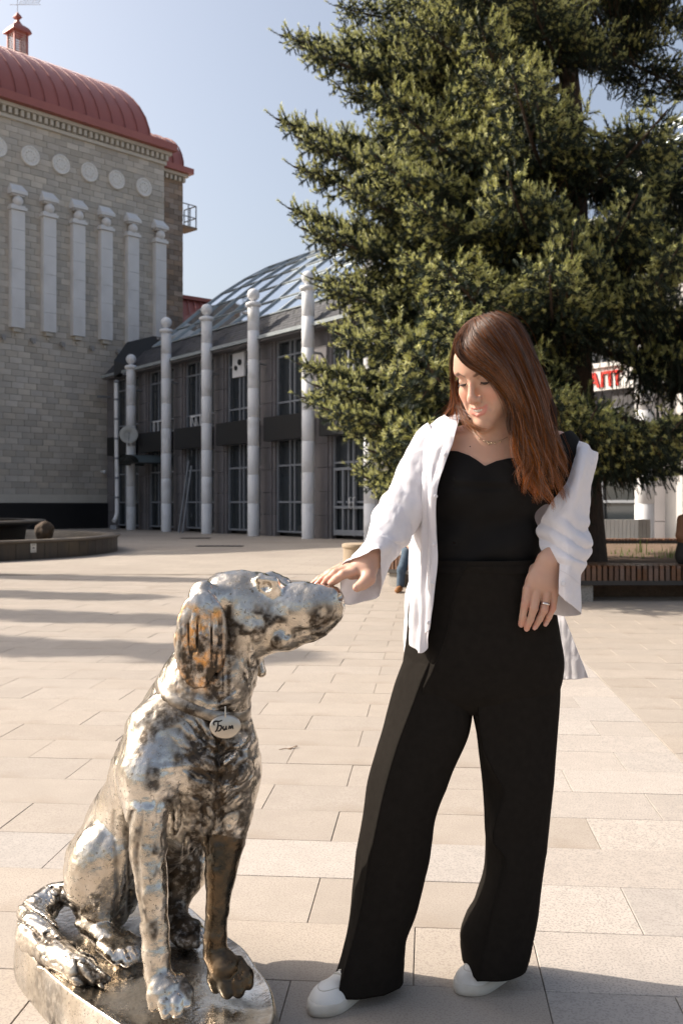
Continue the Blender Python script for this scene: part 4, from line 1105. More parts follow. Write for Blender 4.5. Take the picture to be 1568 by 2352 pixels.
def dog_disp(p,full=False):
    px,py,ear,head,chest,bib,throat,belly,tail,leg2=dog_masks(p)
    w1=vnoise(p*9.,1); w2=vnoise(p*22.,2); w3=vnoise(p*48.,3); w4=vnoise(p*110.,6)
    gr=np.zeros(len(p))
    re=fur(px*.085,py*.011,31)*sstep(1380,1440,py+20*w1); gr+=ear*(re*.0075)
    rt_=fur(px*.085-py*.02,py*.016,33); gr+=throat*rt_*.0055
    sg_=np.sign(px-505); rb=fur(py*.046+px*.036*sg_,px*.016-py*.014*sg_,35); gr+=np.clip(bib*1.15,0,1)*rb*.0110*(y_ok(p)); gr+=.012*np.exp(-((px-508-6*w1)/9)**2)*np.clip(bib,0,1)*y_ok(p)
    rbl=fur(px*.05,py*.016,37); gr+=belly*rbl*.007
    tu=np.where(py<2120,py*1.0,px*.62-py*.78*-1); rtl=fur((px*.60-py*.80)*.055*-1,(px*.8+py*.6)*.016,39); gr+=tail*rtl*.0075
    h=((px<330)&(py>1860)&(py<2120)).astype(float)*np.exp(-((px-300)/40)**2); gr+=h*ridges(px*.22+3*w1+w2)*.005
    toes=0
    lg=np.exp(-((px-350)/50)**6-((py-2080)/240)**8)*(y<2.26); base=-(.0022*w1+.0014*w2)*(1-.85*np.maximum(lg,leg2))-.0014*w3*(1+1.0*bib+.3*head)-.0009*w4
    if full: return base+gr,gr,w1,w2,w3,w4
    return base+gr
def y_ok(p): return (p[:,1]<2.36).astype(float)
D.disp=dog_disp
import time; t0=time.time()
V,F=D.skin(.0034)
print('dog',len(V),time.time()-t0)
px,py,ear,head,chest,bib,throat,belly,tail,leg2=dog_masks(V); _,gr,w1,w2,w3,w4=dog_disp(V,True)
pat_shade=np.clip(gr/.0060,0,1)*.97
pat_shade=np.maximum(pat_shade,.55*np.clip(bib,0,1)*y_ok(V)*sstep(-.2,.4,w2+w3*.5))
pat_shade=np.maximum(pat_shade,belly*.75*(.6+.4*w2))  # belly darkened in colour: patina together with painted shade
pat_shade=np.maximum(pat_shade,.95*np.exp(-((px-526)/9)**2)*(py>1390)*(py<1600)*(V[:,1]<2.36))  # shadow line behind the ear edge, painted into the metal colour
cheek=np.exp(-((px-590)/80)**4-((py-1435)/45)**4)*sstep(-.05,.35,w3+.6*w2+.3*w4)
pat_shade=np.maximum(pat_shade,.9*cheek)
pat_shade=np.maximum(pat_shade,.8*np.exp(-((px-530)/30)**2-((py-1500)/50)**2))
flank_shade=sstep(290,345,px)*sstep(1900,1960,py)*sstep(2.28,2.36,V[:,1])*(px<460)   # inner side of the hind legs: shade of the recess painted as dark metal
pat_shade=np.maximum(pat_shade,.92*flank_shade)
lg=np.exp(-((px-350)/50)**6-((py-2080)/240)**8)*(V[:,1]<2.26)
pat_shade=np.maximum(pat_shade,.75*sstep(.12,.5,w2*(1-lg)+.6*w3+.3*w4*lg-.1*lg)*sstep(1450,1650,py)*sstep(250,330,px))
pat_shade=np.maximum(pat_shade,.8*head*sstep(1385,1425,py+25*w2)*sstep(-.15,.3,w3+.5*w2+.4*w4))
pat_shade=np.maximum(pat_shade,.8*tail*sstep(.1,.5,w2+w1*.5)*(px>130))
pat_shade=np.maximum(pat_shade,ear*.85*sstep(-.1,.3,w3+.7*w2)*sstep(1400,1460,py))
mask=np.stack([np.clip(pat_shade,0,1),ear*sstep(1372,1400,py+14*w1),leg2],1)
# metal
md_=bpy.data.materials.new('polished_cast_metal'); md_.use_nodes=True; t=md_.node_tree; N=t.nodes; L=t.links; b=N['Principled BSDF']
at=N.new('ShaderNodeAttribute'); at.attribute_name='mask'; sp_=N.new('ShaderNodeSeparateColor'); L.new(at.outputs['Color'],sp_.inputs[0])
tc=N.new('ShaderNodeTexCoord')
def noise(s,d=5,r=.6):
    n=N.new('ShaderNodeTexNoise'); n.inputs['Scale'].default_value=s; n.inputs['Detail'].default_value=d; n.inputs['Roughness'].default_value=r; L.new(tc.outputs['Object'],n.inputs['Vector']); return n.outputs[0]
def rng(x,a,b_,c=0.,d=1.):
    n=N.new('ShaderNodeMapRange'); n.inputs[1].default_value=a; n.inputs[2].default_value=b_; n.inputs[3].default_value=c; n.inputs[4].default_value=d; L.new(x,n.inputs[0]); return n.outputs[0]
def mixc(f,a,b_):
    n=N.new('ShaderNodeMix'); n.data_type='RGBA'; L.new(f,n.inputs[0])
    for v,i in ((a,6),(b_,7)):
        if isinstance(v,tuple): n.inputs[i].default_value=(*v,1)
        else: L.new(v,n.inputs[i])
    return n.outputs[2]
def mth(op,a,b_):
    n=N.new('ShaderNodeMath'); n.operation=op
    for v,i in ((a,0),(b_,1)):
        if isinstance(v,(int,float)): n.inputs[i].default_value=v
        else: L.new(v,n.inputs[i])
    return n.outputs[0]
ns=noise(55,6,.65); nsl=noise(9,5,.6)
steel=mixc(rng(nsl,.38,.62),(.70,.65,.58),(.52,.46,.38))
copper=mixc(rng(noise(26),.42,.58),(.80,.42,.15),(.62,.56,.50))
copper=mixc(rng(noise(12),.58,.64),copper,(.66,.60,.54))
c1=mixc(sp_.outputs[1],steel,copper)
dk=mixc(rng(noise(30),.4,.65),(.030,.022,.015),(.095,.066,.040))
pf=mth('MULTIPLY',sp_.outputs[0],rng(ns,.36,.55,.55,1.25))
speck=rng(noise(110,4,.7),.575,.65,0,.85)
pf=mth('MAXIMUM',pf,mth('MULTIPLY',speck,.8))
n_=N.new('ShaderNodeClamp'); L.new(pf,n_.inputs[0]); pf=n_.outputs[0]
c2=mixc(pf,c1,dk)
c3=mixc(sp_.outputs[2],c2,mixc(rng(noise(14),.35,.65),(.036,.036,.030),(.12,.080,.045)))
L.new(c3,b.inputs['Base Color'])
L.new(rng(mth('MAXIMUM',pf,mth('MULTIPLY',sp_.outputs[2],.45)),0,1,1.,.55),b.inputs['Metallic'])
rg=mth('ADD',rng(nsl,.3,.7,.13,.31),mth('MULTIPLY',pf,.22))
L.new(rg,b.inputs['Roughness'])
bp=N.new('ShaderNodeBump'); bp.inputs['Strength'].default_value=.55; bp.inputs['Distance'].default_value=.0022
L.new(mth('ADD',noise(70,5,.55),mth('MULTIPLY',noise(28,3,.5),1.6)),bp.inputs['Height']); L.new(bp.outputs[0],b.inputs['Normal'])
dog=empty('dog_statue',(-.45,2.4,0),0,'polished metal statue of a sitting setter dog with long ears on its own low base','statue')
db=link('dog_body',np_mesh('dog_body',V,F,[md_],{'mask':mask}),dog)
# base: an uneven low boulder-like plate
ol=[(-.845,2.65),(-.80,2.50),(-.731,2.39),(-.626,2.258),(-.485,2.116),(-.36,2.0),(-.25,1.965),(-.17,2.02),(-.145,2.12),(-.150,2.23),(-.190,2.342),(-.267,2.506),(-.362,2.637),(-.465,2.768),(-.62,2.83),(-.77,2.79)]
oc=cr(ol+[ol[0],ol[1],ol[2]],(len(ol)+2)*8+1)[8:8+len(ol)*8]   # closed
cen=oc.mean(0)
rings=[]; prof=[(1.05,-.03),(1.055,.0),(1.045,.03),(1.03,.06),(1.012,.084),(1.002,.097),(.985,.1015),(.96,.100),(.90,.096),(.75,.094),(.55,.095),(.3,.098),(.02,.10)]
for sc,z in prof:
    pp=cen+(oc-cen)*sc; nzv=vnoise(np.stack([pp[:,0]*9,pp[:,1]*9,np.full(len(pp),z*12)],1),4)
    pp=cen+(oc-cen)*(sc+.012*nzv[:,None]*(sc>.95)); rings.append([Vector((a[0],a[1],z+.004*n)) for a,n in zip(pp,nzv)])
bmb=MB().grid(rings,closed=True)
V2=np.array(bmb.v); n2=vnoise(V2*14,8)
att=np.stack([np.clip(sstep(.0,.5,n2)*.55+ .35*(V2[:,2]<.03),0,1)*1.0,np.zeros(len(V2)),np.zeros(len(V2))],1)
me=np_mesh('base',V2,np.array([f for f in bmb.f]),[md_],{'mask':att}); bo=link('base',me,dog); s_=bo.modifiers.new('s','SUBSURF'); s_.levels=1; s_.render_levels=2
# collar band following the neck
cc=q(492,1600,2.32); up=np3((.33,-.18,.92)); up/=np.linalg.norm(up); a_=np.cross(up,[0,1,0]); a_/=np.linalg.norm(a_); b_=np.cross(up,a_)
ringp=[];
for k in range(48):
    an=2*math.pi*k/48; d=a_*math.cos(an)+b_*math.sin(an); s0=D.out(cc-up*.0,d,.2); s1=s0
    row=[]
    for (o,w) in ((-.004,-.0125),(.0012,-.0115),(.0022,0),(.0012,.0115),(-.004,.0125)):
        sp2=D.out(cc+up*w,d,.2); row.append(Vector(sp2+d*o))
    ringp.append(row)
cl=MB().grid(ringp+[ringp[0]])
V2=np.array(cl.v); me=np_mesh('collar',V2,np.array(cl.f),[md_],{'mask':np.stack([.35+.5*sstep(-.1,.4,vnoise(V2*40,3)),np.zeros(len(V2)),np.zeros(len(V2))],1)})
link('collar',me,dog)
# name tag
tg=D.hit(517,1668); nrm=D.normal(tg); nrm[2]*=.3; nrm=nrm*.3+np.array([0.05,-1,.12]); nrm/=np.linalg.norm(nrm)
tg=tg+nrm*.010; ux=np.cross([0,0,1],nrm); ux=-ux if ux[0]<0 else ux; ux/=np.linalg.norm(ux); uz=np.cross(ux,nrm); uz=-uz if uz[2]<0 else uz
m_tag=M('tag_metal',(.60,.55,.48),(.48,.43,.36),rough=.32,metal=.9,scale=30,bump=.3,bscale=120,bdist=.001,rvar=.08)
m_eng=M('engraving',(.02,.015,.012),rough=.7)
MBt=MB()
prt=[(.0001,.0042),(.030,.0042),(.0345,.003),(.0355,.0),(.0345,-.003),(.0001,-.003)]
ell=[[Vector(tg+ux*(r*math.cos(a)*(1+.02*math.sin(3*a)))+uz*(r*.76*math.sin(a))+nrm*z) for a in np.linspace(0,2*math.pi,33)[:-1]] for r,z in prt]
MBt.grid(ell,closed=True); tagp=MBt.build('name_tag',m_tag,dog)
lt=MB()
def stroke(pts,r=.0019):
    c=cr(pts,max(6,len(pts)*5)); lt.tube([Vector(tg+ux*a+uz*b2+nrm*.0042) for a,b2 in c],[r*(.7+.5*math.sin(math.pi*i/(len(c)-1))) for i in range(len(c))],6)
stroke([(-.024,.004),(-.026,.010),(-.022,.013),(-.014,.0125),(-.007,.015)]); stroke([(-.016,.012),(-.0165,.003),(-.019,-.006),(-.023,-.0105)])
stroke([(-.0165,.0025),(-.011,.0035),(-.0085,-.001),(-.0125,-.007),(-.0175,-.009)])
stroke([(-.004,.0025),(-.005,-.004),(-.002,-.006),(.001,-.002),(.002,.0025)]); stroke([(.002,.0025),(.0015,-.004),(.004,-.0055)])
stroke([(.007,-.0055),(.009,.0015),(.0115,-.0035),(.015,.002),(.017,-.0055)])
lt.build('lettering',m_eng,tagp)
cr0=D.hit(520,1628); 
MB().tube([Vector(tg+uz*.021+nrm*.006),Vector(tg+uz*.03+nrm*.007),Vector(tg+uz*.045+nrm*.004)],.0018,6).build('tag_link',m_tag,dog)
# ================================================================ WOMAN
def skinmat():
    m=M('skin',(.58,.36,.265),(.50,.295,.21),rough=.48,scale=14,spec=.4,sss=.25,bump=.12,bscale=420,bdist=.001)
    t=m.node_tree;N=t.nodes;L=t.links;b=N['Principled BSDF']; src=b.inputs['Base Color'].links[0].from_socket
    at=N.new('ShaderNodeAttribute'); at.attribute_name='mask'; sp=N.new('ShaderNodeSeparateColor'); L.new(at.outputs['Color'],sp.inputs[0])
    def mx(f,a,c):
        n=N.new('ShaderNodeMix'); n.data_type='RGBA'; L.new(f,n.inputs[0]); L.new(a,n.inputs[6]); n.inputs[7].default_value=(*c,1); return n.outputs[2]
    c=mx(sp.outputs[2],src,(.62,.25,.17)); c=mx(sp.outputs[0],c,(.56,.235,.185)); c=mx(sp.outputs[1],c,(.09,.04,.025))
    L.new(c,b.inputs['Base Color']); return m
m_skin=skinmat()
wo_=empty('person',(.15,2.5,0),0,'woman in open white shirt and wide black trousers stroking the dog statue nose','person')
fh=Vector((-.616,-.788,0)); ph_=math.radians(21.5)
fwd=np3(fh*math.cos(ph_)+Vector((0,0,-math.sin(ph_)))); fwd/=np.linalg.norm(fwd)
rt_v=np.array([.788,-.616,0.]); rt_v/=np.linalg.norm(rt_v); upv=np.cross(fwd,rt_v); upv=-upv if upv[2]<0 else upv
HO=q(1085,876,2.345)-.080*fwd
def hl(x,f,u): return HO+rt_v*x+fwd*f+upv*u
RH3=np.array([rt_v,fwd,upv])
def tohl(p): return (p-HO)@RH3.T
B=SDF()
B.el(hl(0,-.010,.036),(.069,.088,.084),.02,RH3)
B.el(hl(0,.028,-.020),(.051,.052,.084),.03,RH3)
B.rc(hl(-.024,.034,-.062),.030,hl(-.006,.062,-.102),.0180,.03); B.rc(hl(.024,.034,-.062),.030,hl(.006,.062,-.102),.0180,.03)
B.sp(hl(0,.0725,-.108),.0155,.016)
for s in (-1,1): B.chain([(hl(s*.018,.0775,.0075),.0012),(hl(s*.031,.0775,.0105),.0012),(hl(s*.043,.070,.0065),.001)],.004,carve=True)
for s in (-1,1):
    B.sp(hl(s*.0325,.0545,-.032),.0215,.018)
    B.rc(hl(s*.010,.0775,.021),.010,hl(s*.040,.066,.022),.010,.014)
    B.el(hl(s*.027,.050,-.062),(.014,.018,.022),.02,RH3)
B.el(hl(0,.062,.045),(.044,.026,.035),.03,RH3)
for s in (-1,1): B.sp(hl(s*.0305,.0880,.002),.0140,.012,carve=True)
for s in (-1,1): B.el(hl(s*.0300,.0675,-.001),(.0145,.0135,.0125),.004,RH3)
B.rc(hl(0,.080,.012),.0066,hl(0,.100,-.032),.0090,.009)
B.sp(hl(0,.0990,-.039),.0118,.006)
for s in (-1,1): B.sp(hl(s*.0130,.0880,-.0430),.0080,.006)
for s in (-1,1): B.sp(hl(s*.0060,.0965,-.0505),.0030,.003,carve=True)
# mouth: smiling, slightly parted
def lip(pts,k): B.chain([(hl(*p[:3]),p[3]) for p in pts],k)
B.el(hl(0,.068,-.070),(.030,.0175,.022),.012,RH3)
lip([(-.0280,.0740,-.0600,.0018),(-.014,.0822,-.0640,.0030),(-.004,.0845,-.0645,.0032),(0,.0842,-.0655,.0030),(.004,.0845,-.0645,.0032),(.014,.0822,-.0640,.0030),(.0280,.0740,-.0600,.0018)],.0025)
lip([(-.0270,.0735,-.0620,.0018),(-.014,.0815,-.0770,.0038),(0,.0848,-.0815,.0048),(.014,.0815,-.0770,.0038),(.0270,.0735,-.0620,.0018)],.0025)
B.chain([(hl(-.0245,.0790,-.0620),.0014),(hl(-.012,.0880,-.0700),.0040),(hl(0,.0900,-.0725),.0046),(hl(.012,.0880,-.0700),.0040),(hl(.0245,.0790,-.0620),.0014)],.0015,carve=True)
for s in (-1,1): B.chain([(hl(s*.020,.088,-.045),.0035),(hl(s*.029,.081,-.059),.0040),(hl(s*.032,.075,-.071),.002)],.008,carve=True)
# ear, neck, shoulders, chest
B.el(hl(-.071,-.006,-.012),(.008,.016,.028),.006,RH3)
B.chain([(hl(0,-.020,-.045),.060),(q(1140,985,2.455),.053),(q(1130,1022,2.475),.060)],.03)
B.rc(q(1120,1040,2.485),.055,q(1010,1028,2.485),.052,.05); B.rc(q(1130,1040,2.485),.055,q(1272,1040,2.52),.055,.05)
B.rc(q(1075,1095,2.475),.085,q(1180,1095,2.480),.085,.06)
B.sp(q(1070,1125,2.435),.062,.03); B.sp(q(1168,1122,2.44),.062,.03)
B.rc(q(1125,1130,2.50),.10,q(1122,1250,2.50),.092,.05)
B.rc(q(1085,1250,2.50),.085,q(1165,1250,2.50),.08,.04)
# clavicles and throat notch
B.rc(q(1118,1012,2.424),.006,q(1040,1000,2.438),.007,.016); B.rc(q(1134,1012,2.424),.006,q(1205,1008,2.448),.007,.016)
B.rc(q(1122,975,2.405),.006,q(1126,1008,2.418),.005,.02)
# right arm (towards the dog)
B.chain([(q(1003,1032,2.50),.040),(q(962,1090,2.45),.034),(q(920,1180,2.397),.030),(q(874,1250,2.345),.0215),(q(854,1281,2.302),.0220)],.03)
B.rc(q(858,1279,2.305),.0225,q(838,1300,2.288),.0235,.02)
def hz(a,b,Y): return q(704.4+a*.1758,1163.75+b*.1758,Y)
B.rc(hz(740,800,2.290),.0245,hz(590,850,2.282),.0185,.02); B.rc(hz(760,780,2.305),.020,hz(470,815,2.305),.0145,.015)
R_=.00885
for pts in ([(600,855,2.268,.0118),(475,885,2.262,.0100),(385,950,2.262,.0088),(318,1003,2.266,.0076)],
            [(530,810,2.285,.0116),(375,868,2.278,.0098),(275,955,2.278,.0086),(208,1030,2.279,.0074)],
            [(455,800,2.303,.0110),(320,865,2.297,.0093),(205,950,2.296,.0080),(140,1010,2.297,.0070)],
            [(400,815,2.318,.0098),(285,870,2.314,.0080),(160,945,2.312,.0070),(75,1008,2.311,.0060)]):
    B.chain([(hz(a,b,Y),r) for a,b,Y,r in pts],.005)
B.chain([(hz(800,840,2.275),.0200),(hz(800,940,2.258),.0155),(hz(735,1010,2.250),.0115),(hz(655,1055,2.246),.0105)],.010)
# left arm, hand hanging at the hip
B.chain([(q(1280,1050,2.525),.050),(q(1303,1140,2.50),.036),(q(1310,1222,2.465),.030),(q(1288,1262,2.415),.028),(q(1262,1290,2.385),.0262)],.03)
def gz(a,b,Y): return q(1133+a*.1758,1225+b*.1758,Y)
B.rc(gz(715,380,2.385),.0275,gz(620,600,2.378),.034,.02,sy=.62)
B.rc(gz(520,690,2.376),.019,gz(745,720,2.380),.017,.02,sy=.8); B.rc(gz(700,560,2.384),.024,gz(760,760,2.384),.016,.02,sy=.7)
for pts in ([(450,730,2.372,.0132),(408,930,2.366,.0099),(380,1085,2.369,.0085),(356,1187,2.374,.0074)],
            [(565,760,2.370,.0126),(522,985,2.360,.0099),(480,1125,2.365,.0085),(433,1240,2.371,.0074)],
            [(690,790,2.372,.0118),(657,1000,2.364,.0093),(600,1115,2.367,.0081),(538,1222,2.372,.0070)],
            [(785,800,2.377,.0104),(770,980,2.372,.0082),(722,1085,2.372,.0077),(680,1172,2.376,.0065)]):
    B.chain([(gz(a,b,Y),r) for a,b,Y,r in pts],.003)
B.chain([(gz(560,480,2.400),.018),(gz(470,640,2.412),.013),(gz(450,800,2.415),.0105),(gz(455,900,2.412),.009)],.008)
def body_disp(p):
    return -.0005*vnoise(p*60,5)-.0004*vnoise(p*25,6)
B.disp=body_disp
t0=time.time(); V,F=B.skin(.0020); print('woman',len(V),time.time()-t0)
l=tohl(V); hx,hf,hu=l[:,0],l[:,1],l[:,2]; face=(hf>.045)&(np.abs(hx)<.06)&(hu>-.12)&(hu<.09)
# lips follow the two lip bars
def curve_dist(pts,l):
    d=np.full(len(l),9.)
    for a,b in zip(pts[:-1],pts[1:]):
        a=np.array(a);b=np.array(b); pa=l-a; ba=b-a; t=np.clip(pa@ba/(ba@ba),0,1); d=np.minimum(d,np.linalg.norm(pa-t[:,None]*ba,axis=1))
    return d
up_=[(-.0270,.0750,-.0600),(-.014,.0835,-.0645),(0,.0865,-.0655),(.014,.0835,-.0645),(.0270,.0750,-.0600)]
lo_=[(-.0260,.0745,-.0625),(-.014,.0835,-.0770),(0,.0870,-.0815),(.014,.0835,-.0770),(.0260,.0745,-.0625)]
lips=np.maximum(1-sstep(.0026,.0042,curve_dist(up_,l)),1-sstep(.0040,.0056,curve_dist(lo_,l)))*face*sstep(.027,.022,np.abs(hx))
brow=np.zeros(len(V)); lash=np.zeros(len(V))
for s in (-1,1):
    bd=curve_dist([(s*.012,.087,.0165),(s*.028,.084,.0235),(s*.043,.073,.0195)],l); brow=np.maximum(brow,.85*(1-sstep(.0038,.0068,bd))*face)
nail=np.zeros(len(V))
blush=np.zeros(len(V))
for s in (-1,1): blush=np.maximum(blush,.42*fall(V,hl(s*.038,.075,-.036),.008,.03))
blush=np.maximum(blush,.38*fall(V,hl(0,.105,-.04),.004,.02))
for a,b in ((318,1003),(208,1030),(140,1010),(75,1008),(385,950),(275,955),(655,1055)): blush=np.maximum(blush,.55*fall(V,hz(a,b,2.28),.008,.030))
for a,b in ((360,1185),(433,1238),(537,1220),(680,1172),(412,930),(522,985),(655,1000),(768,980)): blush=np.maximum(blush,.42*fall(V,gz(a,b,2.368),.006,.020))
link('body',np_mesh('body',V,F,[m_skin],{'mask':np.stack([lips,brow,blush],1)}),wo_)
# eyes: lowered lids with lashes, a sliver of eye
m_dark=M('lash',(.02,.012,.01),rough=.6); m_iris=M('dark_iris',(.045,.025,.015),rough=.12); m_teeth=M('teeth',(.78,.72,.64),rough=.25)
ey=MB()
for s in (-1,1):
    ctr=np.array([s*.030,.0675,-.001]); 
    pts=[];
    for a in np.linspace(-1.0,1.0,11):
        x=.0140*math.sin(a)*1.02; u=-.0055+.0022*(a*a)*.55-.0008*s*a; f=.0135*math.sqrt(max(.02,1-(x/.0148)**2-((u+.001)/.0130)**2))
        pts.append(Vector(hl(*(ctr+np.array([x,f+.0004,u])))))
    ey.tube(pts,[.0006+.0013*math.sin(math.pi*(i+.6)/11.2) for i in range(11)],6)
    for i in range(1,11):
        p=pts[min(i,10)]; dirv=Vector(fwd*.55-upv*.75+rt_v*(.09*(i-5)));dirv.normalize(); ey.tube([p,p+dirv*.0035,p+dirv*.0075+Vector(upv)*.0016],[.0006,.0005,.0002],4)
ey.build('eyelash',m_dark,wo_)
for s in (-1,1):
    ic=MB(); c=hl(s*.0295,.0745,-.0085); G=[]
    for a in np.linspace(0,math.pi,8): G.append([Vector(c+RH3.T@np.array([.0072*math.sin(a)*math.cos(b),.0064*math.sin(a)*math.sin(b),.0030*math.cos(a)])) for b in np.linspace(0,2*math.pi,15)[:-1]])
    ic.grid(G,closed=True).build('eye',m_iris,wo_)
th=MB()
for i in range(-3,4):
    c=hl(i*.0047,.0853-.0008*abs(i)**1.7,-.0708+.0012*abs(i)); G=[]
    for a in np.linspace(0,math.pi,7): G.append([Vector(c+RH3.T@np.array([.0031*math.sin(a)*math.cos(b),.0022*math.sin(a)*math.sin(b),.0046*math.cos(a)])) for b in np.linspace(0,2*math.pi,9)[:-1]])
    th.grid(G,closed=True)
th.build('teeth',m_teeth,wo_)
# nails
m_nail=M('nail_polish',(.62,.33,.26),rough=.15,coat=.6,scale=30)
def nail_at(tip,prev,r,side=(0,-1,.15)):
    tip=np3(tip);prev=np3(prev); d=tip-prev; d/=np.linalg.norm(d); s_=np.array(side,dtype=float); s_-=d*(s_@d); s_/=np.linalg.norm(s_); w=np.cross(d,s_)
    G=[]
    for i,a in enumerate(np.linspace(-.9,1.15,7)):
        row=[]
        for b in np.linspace(-.85,.85,7):
            wd=1-.25*max(0,a-.6)**2*3
            row.append(Vector(tip+d*(r*a*.85)+s_*(r*math.cos(b)*(1.03-.12*max(0,a-.5))+.0001)+w*(r*math.sin(b)*wd*.92)))
        G.append(row)
    o=MB().grid(G).build('fingernail',m_nail,wo_); sm=o.modifiers.new('s','SOLIDIFY'); sm.thickness=.0006; return o
for (a,b) in (((360,1185,2.374),(385,1085,2.370)),((433,1238,2.371),(480,1125,2.366)),((537,1220,2.372),(598,1115,2.367)),((680,1172,2.376),(722,1085,2.372))): nail_at(gz(*a),gz(*b),.0070)
nail_at(hz(655,1055,2.246),hz(735,1010,2.250),.0096,(.35,-1,.1))
for (a,b) in (((318,1003,2.266),(385,950,2.262)),((208,1030,2.279),(275,955,2.278)),((140,1010,2.297),(205,950,2.296))): nail_at(hz(*a),hz(*b),.0068,(-.6,-.3,.9))
# wedding ring
m_silver=M('silver',(.82,.80,.77),rough=.12,metal=1)
c=gz(672,925,2.3655); ax_=gz(655,1000,2.364)-gz(690,790,2.372); ax_/=np.linalg.norm(ax_); u1=np.cross(ax_,[0,1,0]); u1/=np.linalg.norm(u1); u2=np.cross(ax_,u1)
MB().grid([[Vector(c+(u1*math.cos(a)+u2*math.sin(a))*(r)+ax_*z) for a in np.linspace(0,2*math.pi,33)[:-1]] for r,z in ((.0103,-.0022),(.0114,-.0020),(.0117,0),(.0114,.0020),(.0103,.0022))],closed=True).build('finger_ring',m_silver,wo_)
# necklace
nk=[];
for (x,y) in ((1080,968),(1088,990),(1098,1002),(1108,1009),(1120,1014),(1135,1016),(1150,1011),(1164,1004)):
    h=B.hit(x,y); nk.append(Vector(h+np.array([0,-.0015,0])))
nk=[Vector(p) for p in cr(nk,44)]
m_gold=M('gold_chain',(.80,.62,.42),rough=.2,metal=1)
ch=MB()
for i,p in enumerate(nk[:-1]):
    ch.tube([p,(p+nk[i+1])/2+Vector((0,-.0005,0)),nk[i+1]],[.0006,.0009,.0006],5)
    if i in (14,20,24,26,28,31,36): ch.sphere(p+Vector((0,-.001,-.003)),.0022,6)
ch.tube([nk[26]+Vector((.003*math.cos(a),-.002,-.006+.004*math.sin(a))) for a in np.linspace(.5,4.2,8)],.0009,5)
ch.build('necklace',m_gold,wo_)
# ---------------------------------------------------------------- black top
m_top=M('black_satin',(.0115,.0108,.0105),rough=.8,scale=20,spec=.12,sheen=.0,bump=.15,bscale=30,bdist=.004)
T=SDF()
T.rc(q(1120,1050,2.485),.058,q(1010,1035,2.487),.054,.05); T.rc(q(1130,1050,2.485),.058,q(1276,1040,2.52),.060,.05)
T.rc(q(1272,1040,2.52),.062,q(1308,1130,2.51),.056,.03)
T.rc(q(1075,1095,2.475),.089,q(1180,1095,2.480),.089,.06)
T.sp(q(1068,1125,2.432),.067,.03); T.sp(q(1170,1122,2.436),.067,.03)
T.rc(q(1128,1130,2.50),.105,q(1122,1250,2.50),.098,.05); T.rc(q(1035,1120,2.50),.075,q(1035,1250,2.505),.075,.05)
T.rc(q(1075,1250,2.50),.09,q(1150,1250,2.50),.09,.04)
T.rc(q(1062,1282,2.50),.088,q(1143,1282,2.50),.088,.05)
def top_disp(p):
    px=784+p[:,0]/p[:,1]*FPX; py=HOR-(p[:,2]-CAMH)/p[:,1]*FPX
    w=vnoise(p*8,21); f=.0035*np.sin(py*.055+px*.02+3*w)*sstep(1120,1200,py)+.0045*np.exp(-((py-(1107+ .06*(px-1100)+4*w))/9)**2)*-1*(px>1040)*(px<1175)+.003*np.exp(-((py-1120)/8)**2)*(px>1040)*(px<1175)
    return f+.0015*w
T.disp=top_disp
V,F=T.skin(.0032)
px=784+V[:,0]/V[:,1]*FPX; py=HOR-(V[:,2]-CAMH)/V[:,1]*FPX
neck=np.interp(px,[985,1018,1031,1051,1077,1095,1113,1125,1139,1165,1190,1215,1236,1262,1300,1330],[1050,1040,1035,1036.5,1046,1057,1070.5,1065,1059,1053,1050,1046,1030,1010,990,985])
neck=np.where(V[:,1]>2.50,np.minimum(neck,1015),neck)
ab=py<neck
keep=~ab[F].all(1); F=F[keep]; mv=ab
newpy=neck; V[mv,2]=(HOR-newpy[mv])*V[mv,1]/FPX+CAMH
used_,inv=np.unique(F,return_inverse=True); V2=V[used_]; F2=inv.reshape(F.shape)
o=link('camisole',np_mesh('camisole',V2,F2,[m_top]),wo_)
# ---------------------------------------------------------------- trousers
m_tr=M('black_trouser_cloth',(.0190,.0165,.0142),(.0155,.0135,.0115),rough=.9,scale=60,spec=.02,sheen=.0,bump=.25,bscale=900,bdist=.0006)
def legloop(L,R,Y,dd,cf,nn=56):
    "closed section with a pressed fold; cf: where the fold sits between the left and right edge"
    c=P((L+R)/2,0,Y).x; w=(R-L)/2*Y/FPX
    x=-1+2*cf
    ctl=[(-1.0,.12),(-.94,-.22),(x-.03,-.95),(x,-.99),(x+.05,-1.0),(.30+.2*x,-.98),(.80,-.62),(1.0,-.02),(.86,.60),(.3,.98),(-.35,.98),(-.86,.66),(-1.0,.12)]
    cc=cr(ctl,nn+1)[:-1]
    return [(c+w*a,Y+dd*b) for a,b in cc]
def leg(rows,hem,seed,name):
    rr=cr([r for r in rows],70); G=[]
    for i,r in enumerate(rr):
        y,L,R,Y,dd,cr_=r; cf=min(.9,max(.02,(cr_-L)/(R-L))); lp=legloop(L,R,Y,dd,cf); z=CAMH+(HOR-y)*(Y-.85*dd)/FPX
        G.append([Vector((a,b,z+ (b-Y)*.0)) for a,b in lp])
    A=np.array([[tuple(p) for p in g] for g in G]); n=vnoise(A*np.array([9,9,3.2]),seed); n2=vnoise(A*np.array([26,26,7]),seed+1)
    c=A.mean(1,keepdims=True); dv=A-c; dv[...,2]=0; dv/=np.linalg.norm(dv,axis=2)[...,None]
    low=np.linspace(0,1,len(A))[:,None,None]
    A=A+dv*(n[...,None]*.0085+(.5-np.abs(n2[...,None])*1.5)*.0034)*(.35+low)
    return [[Vector(p) for p in g] for g in A]
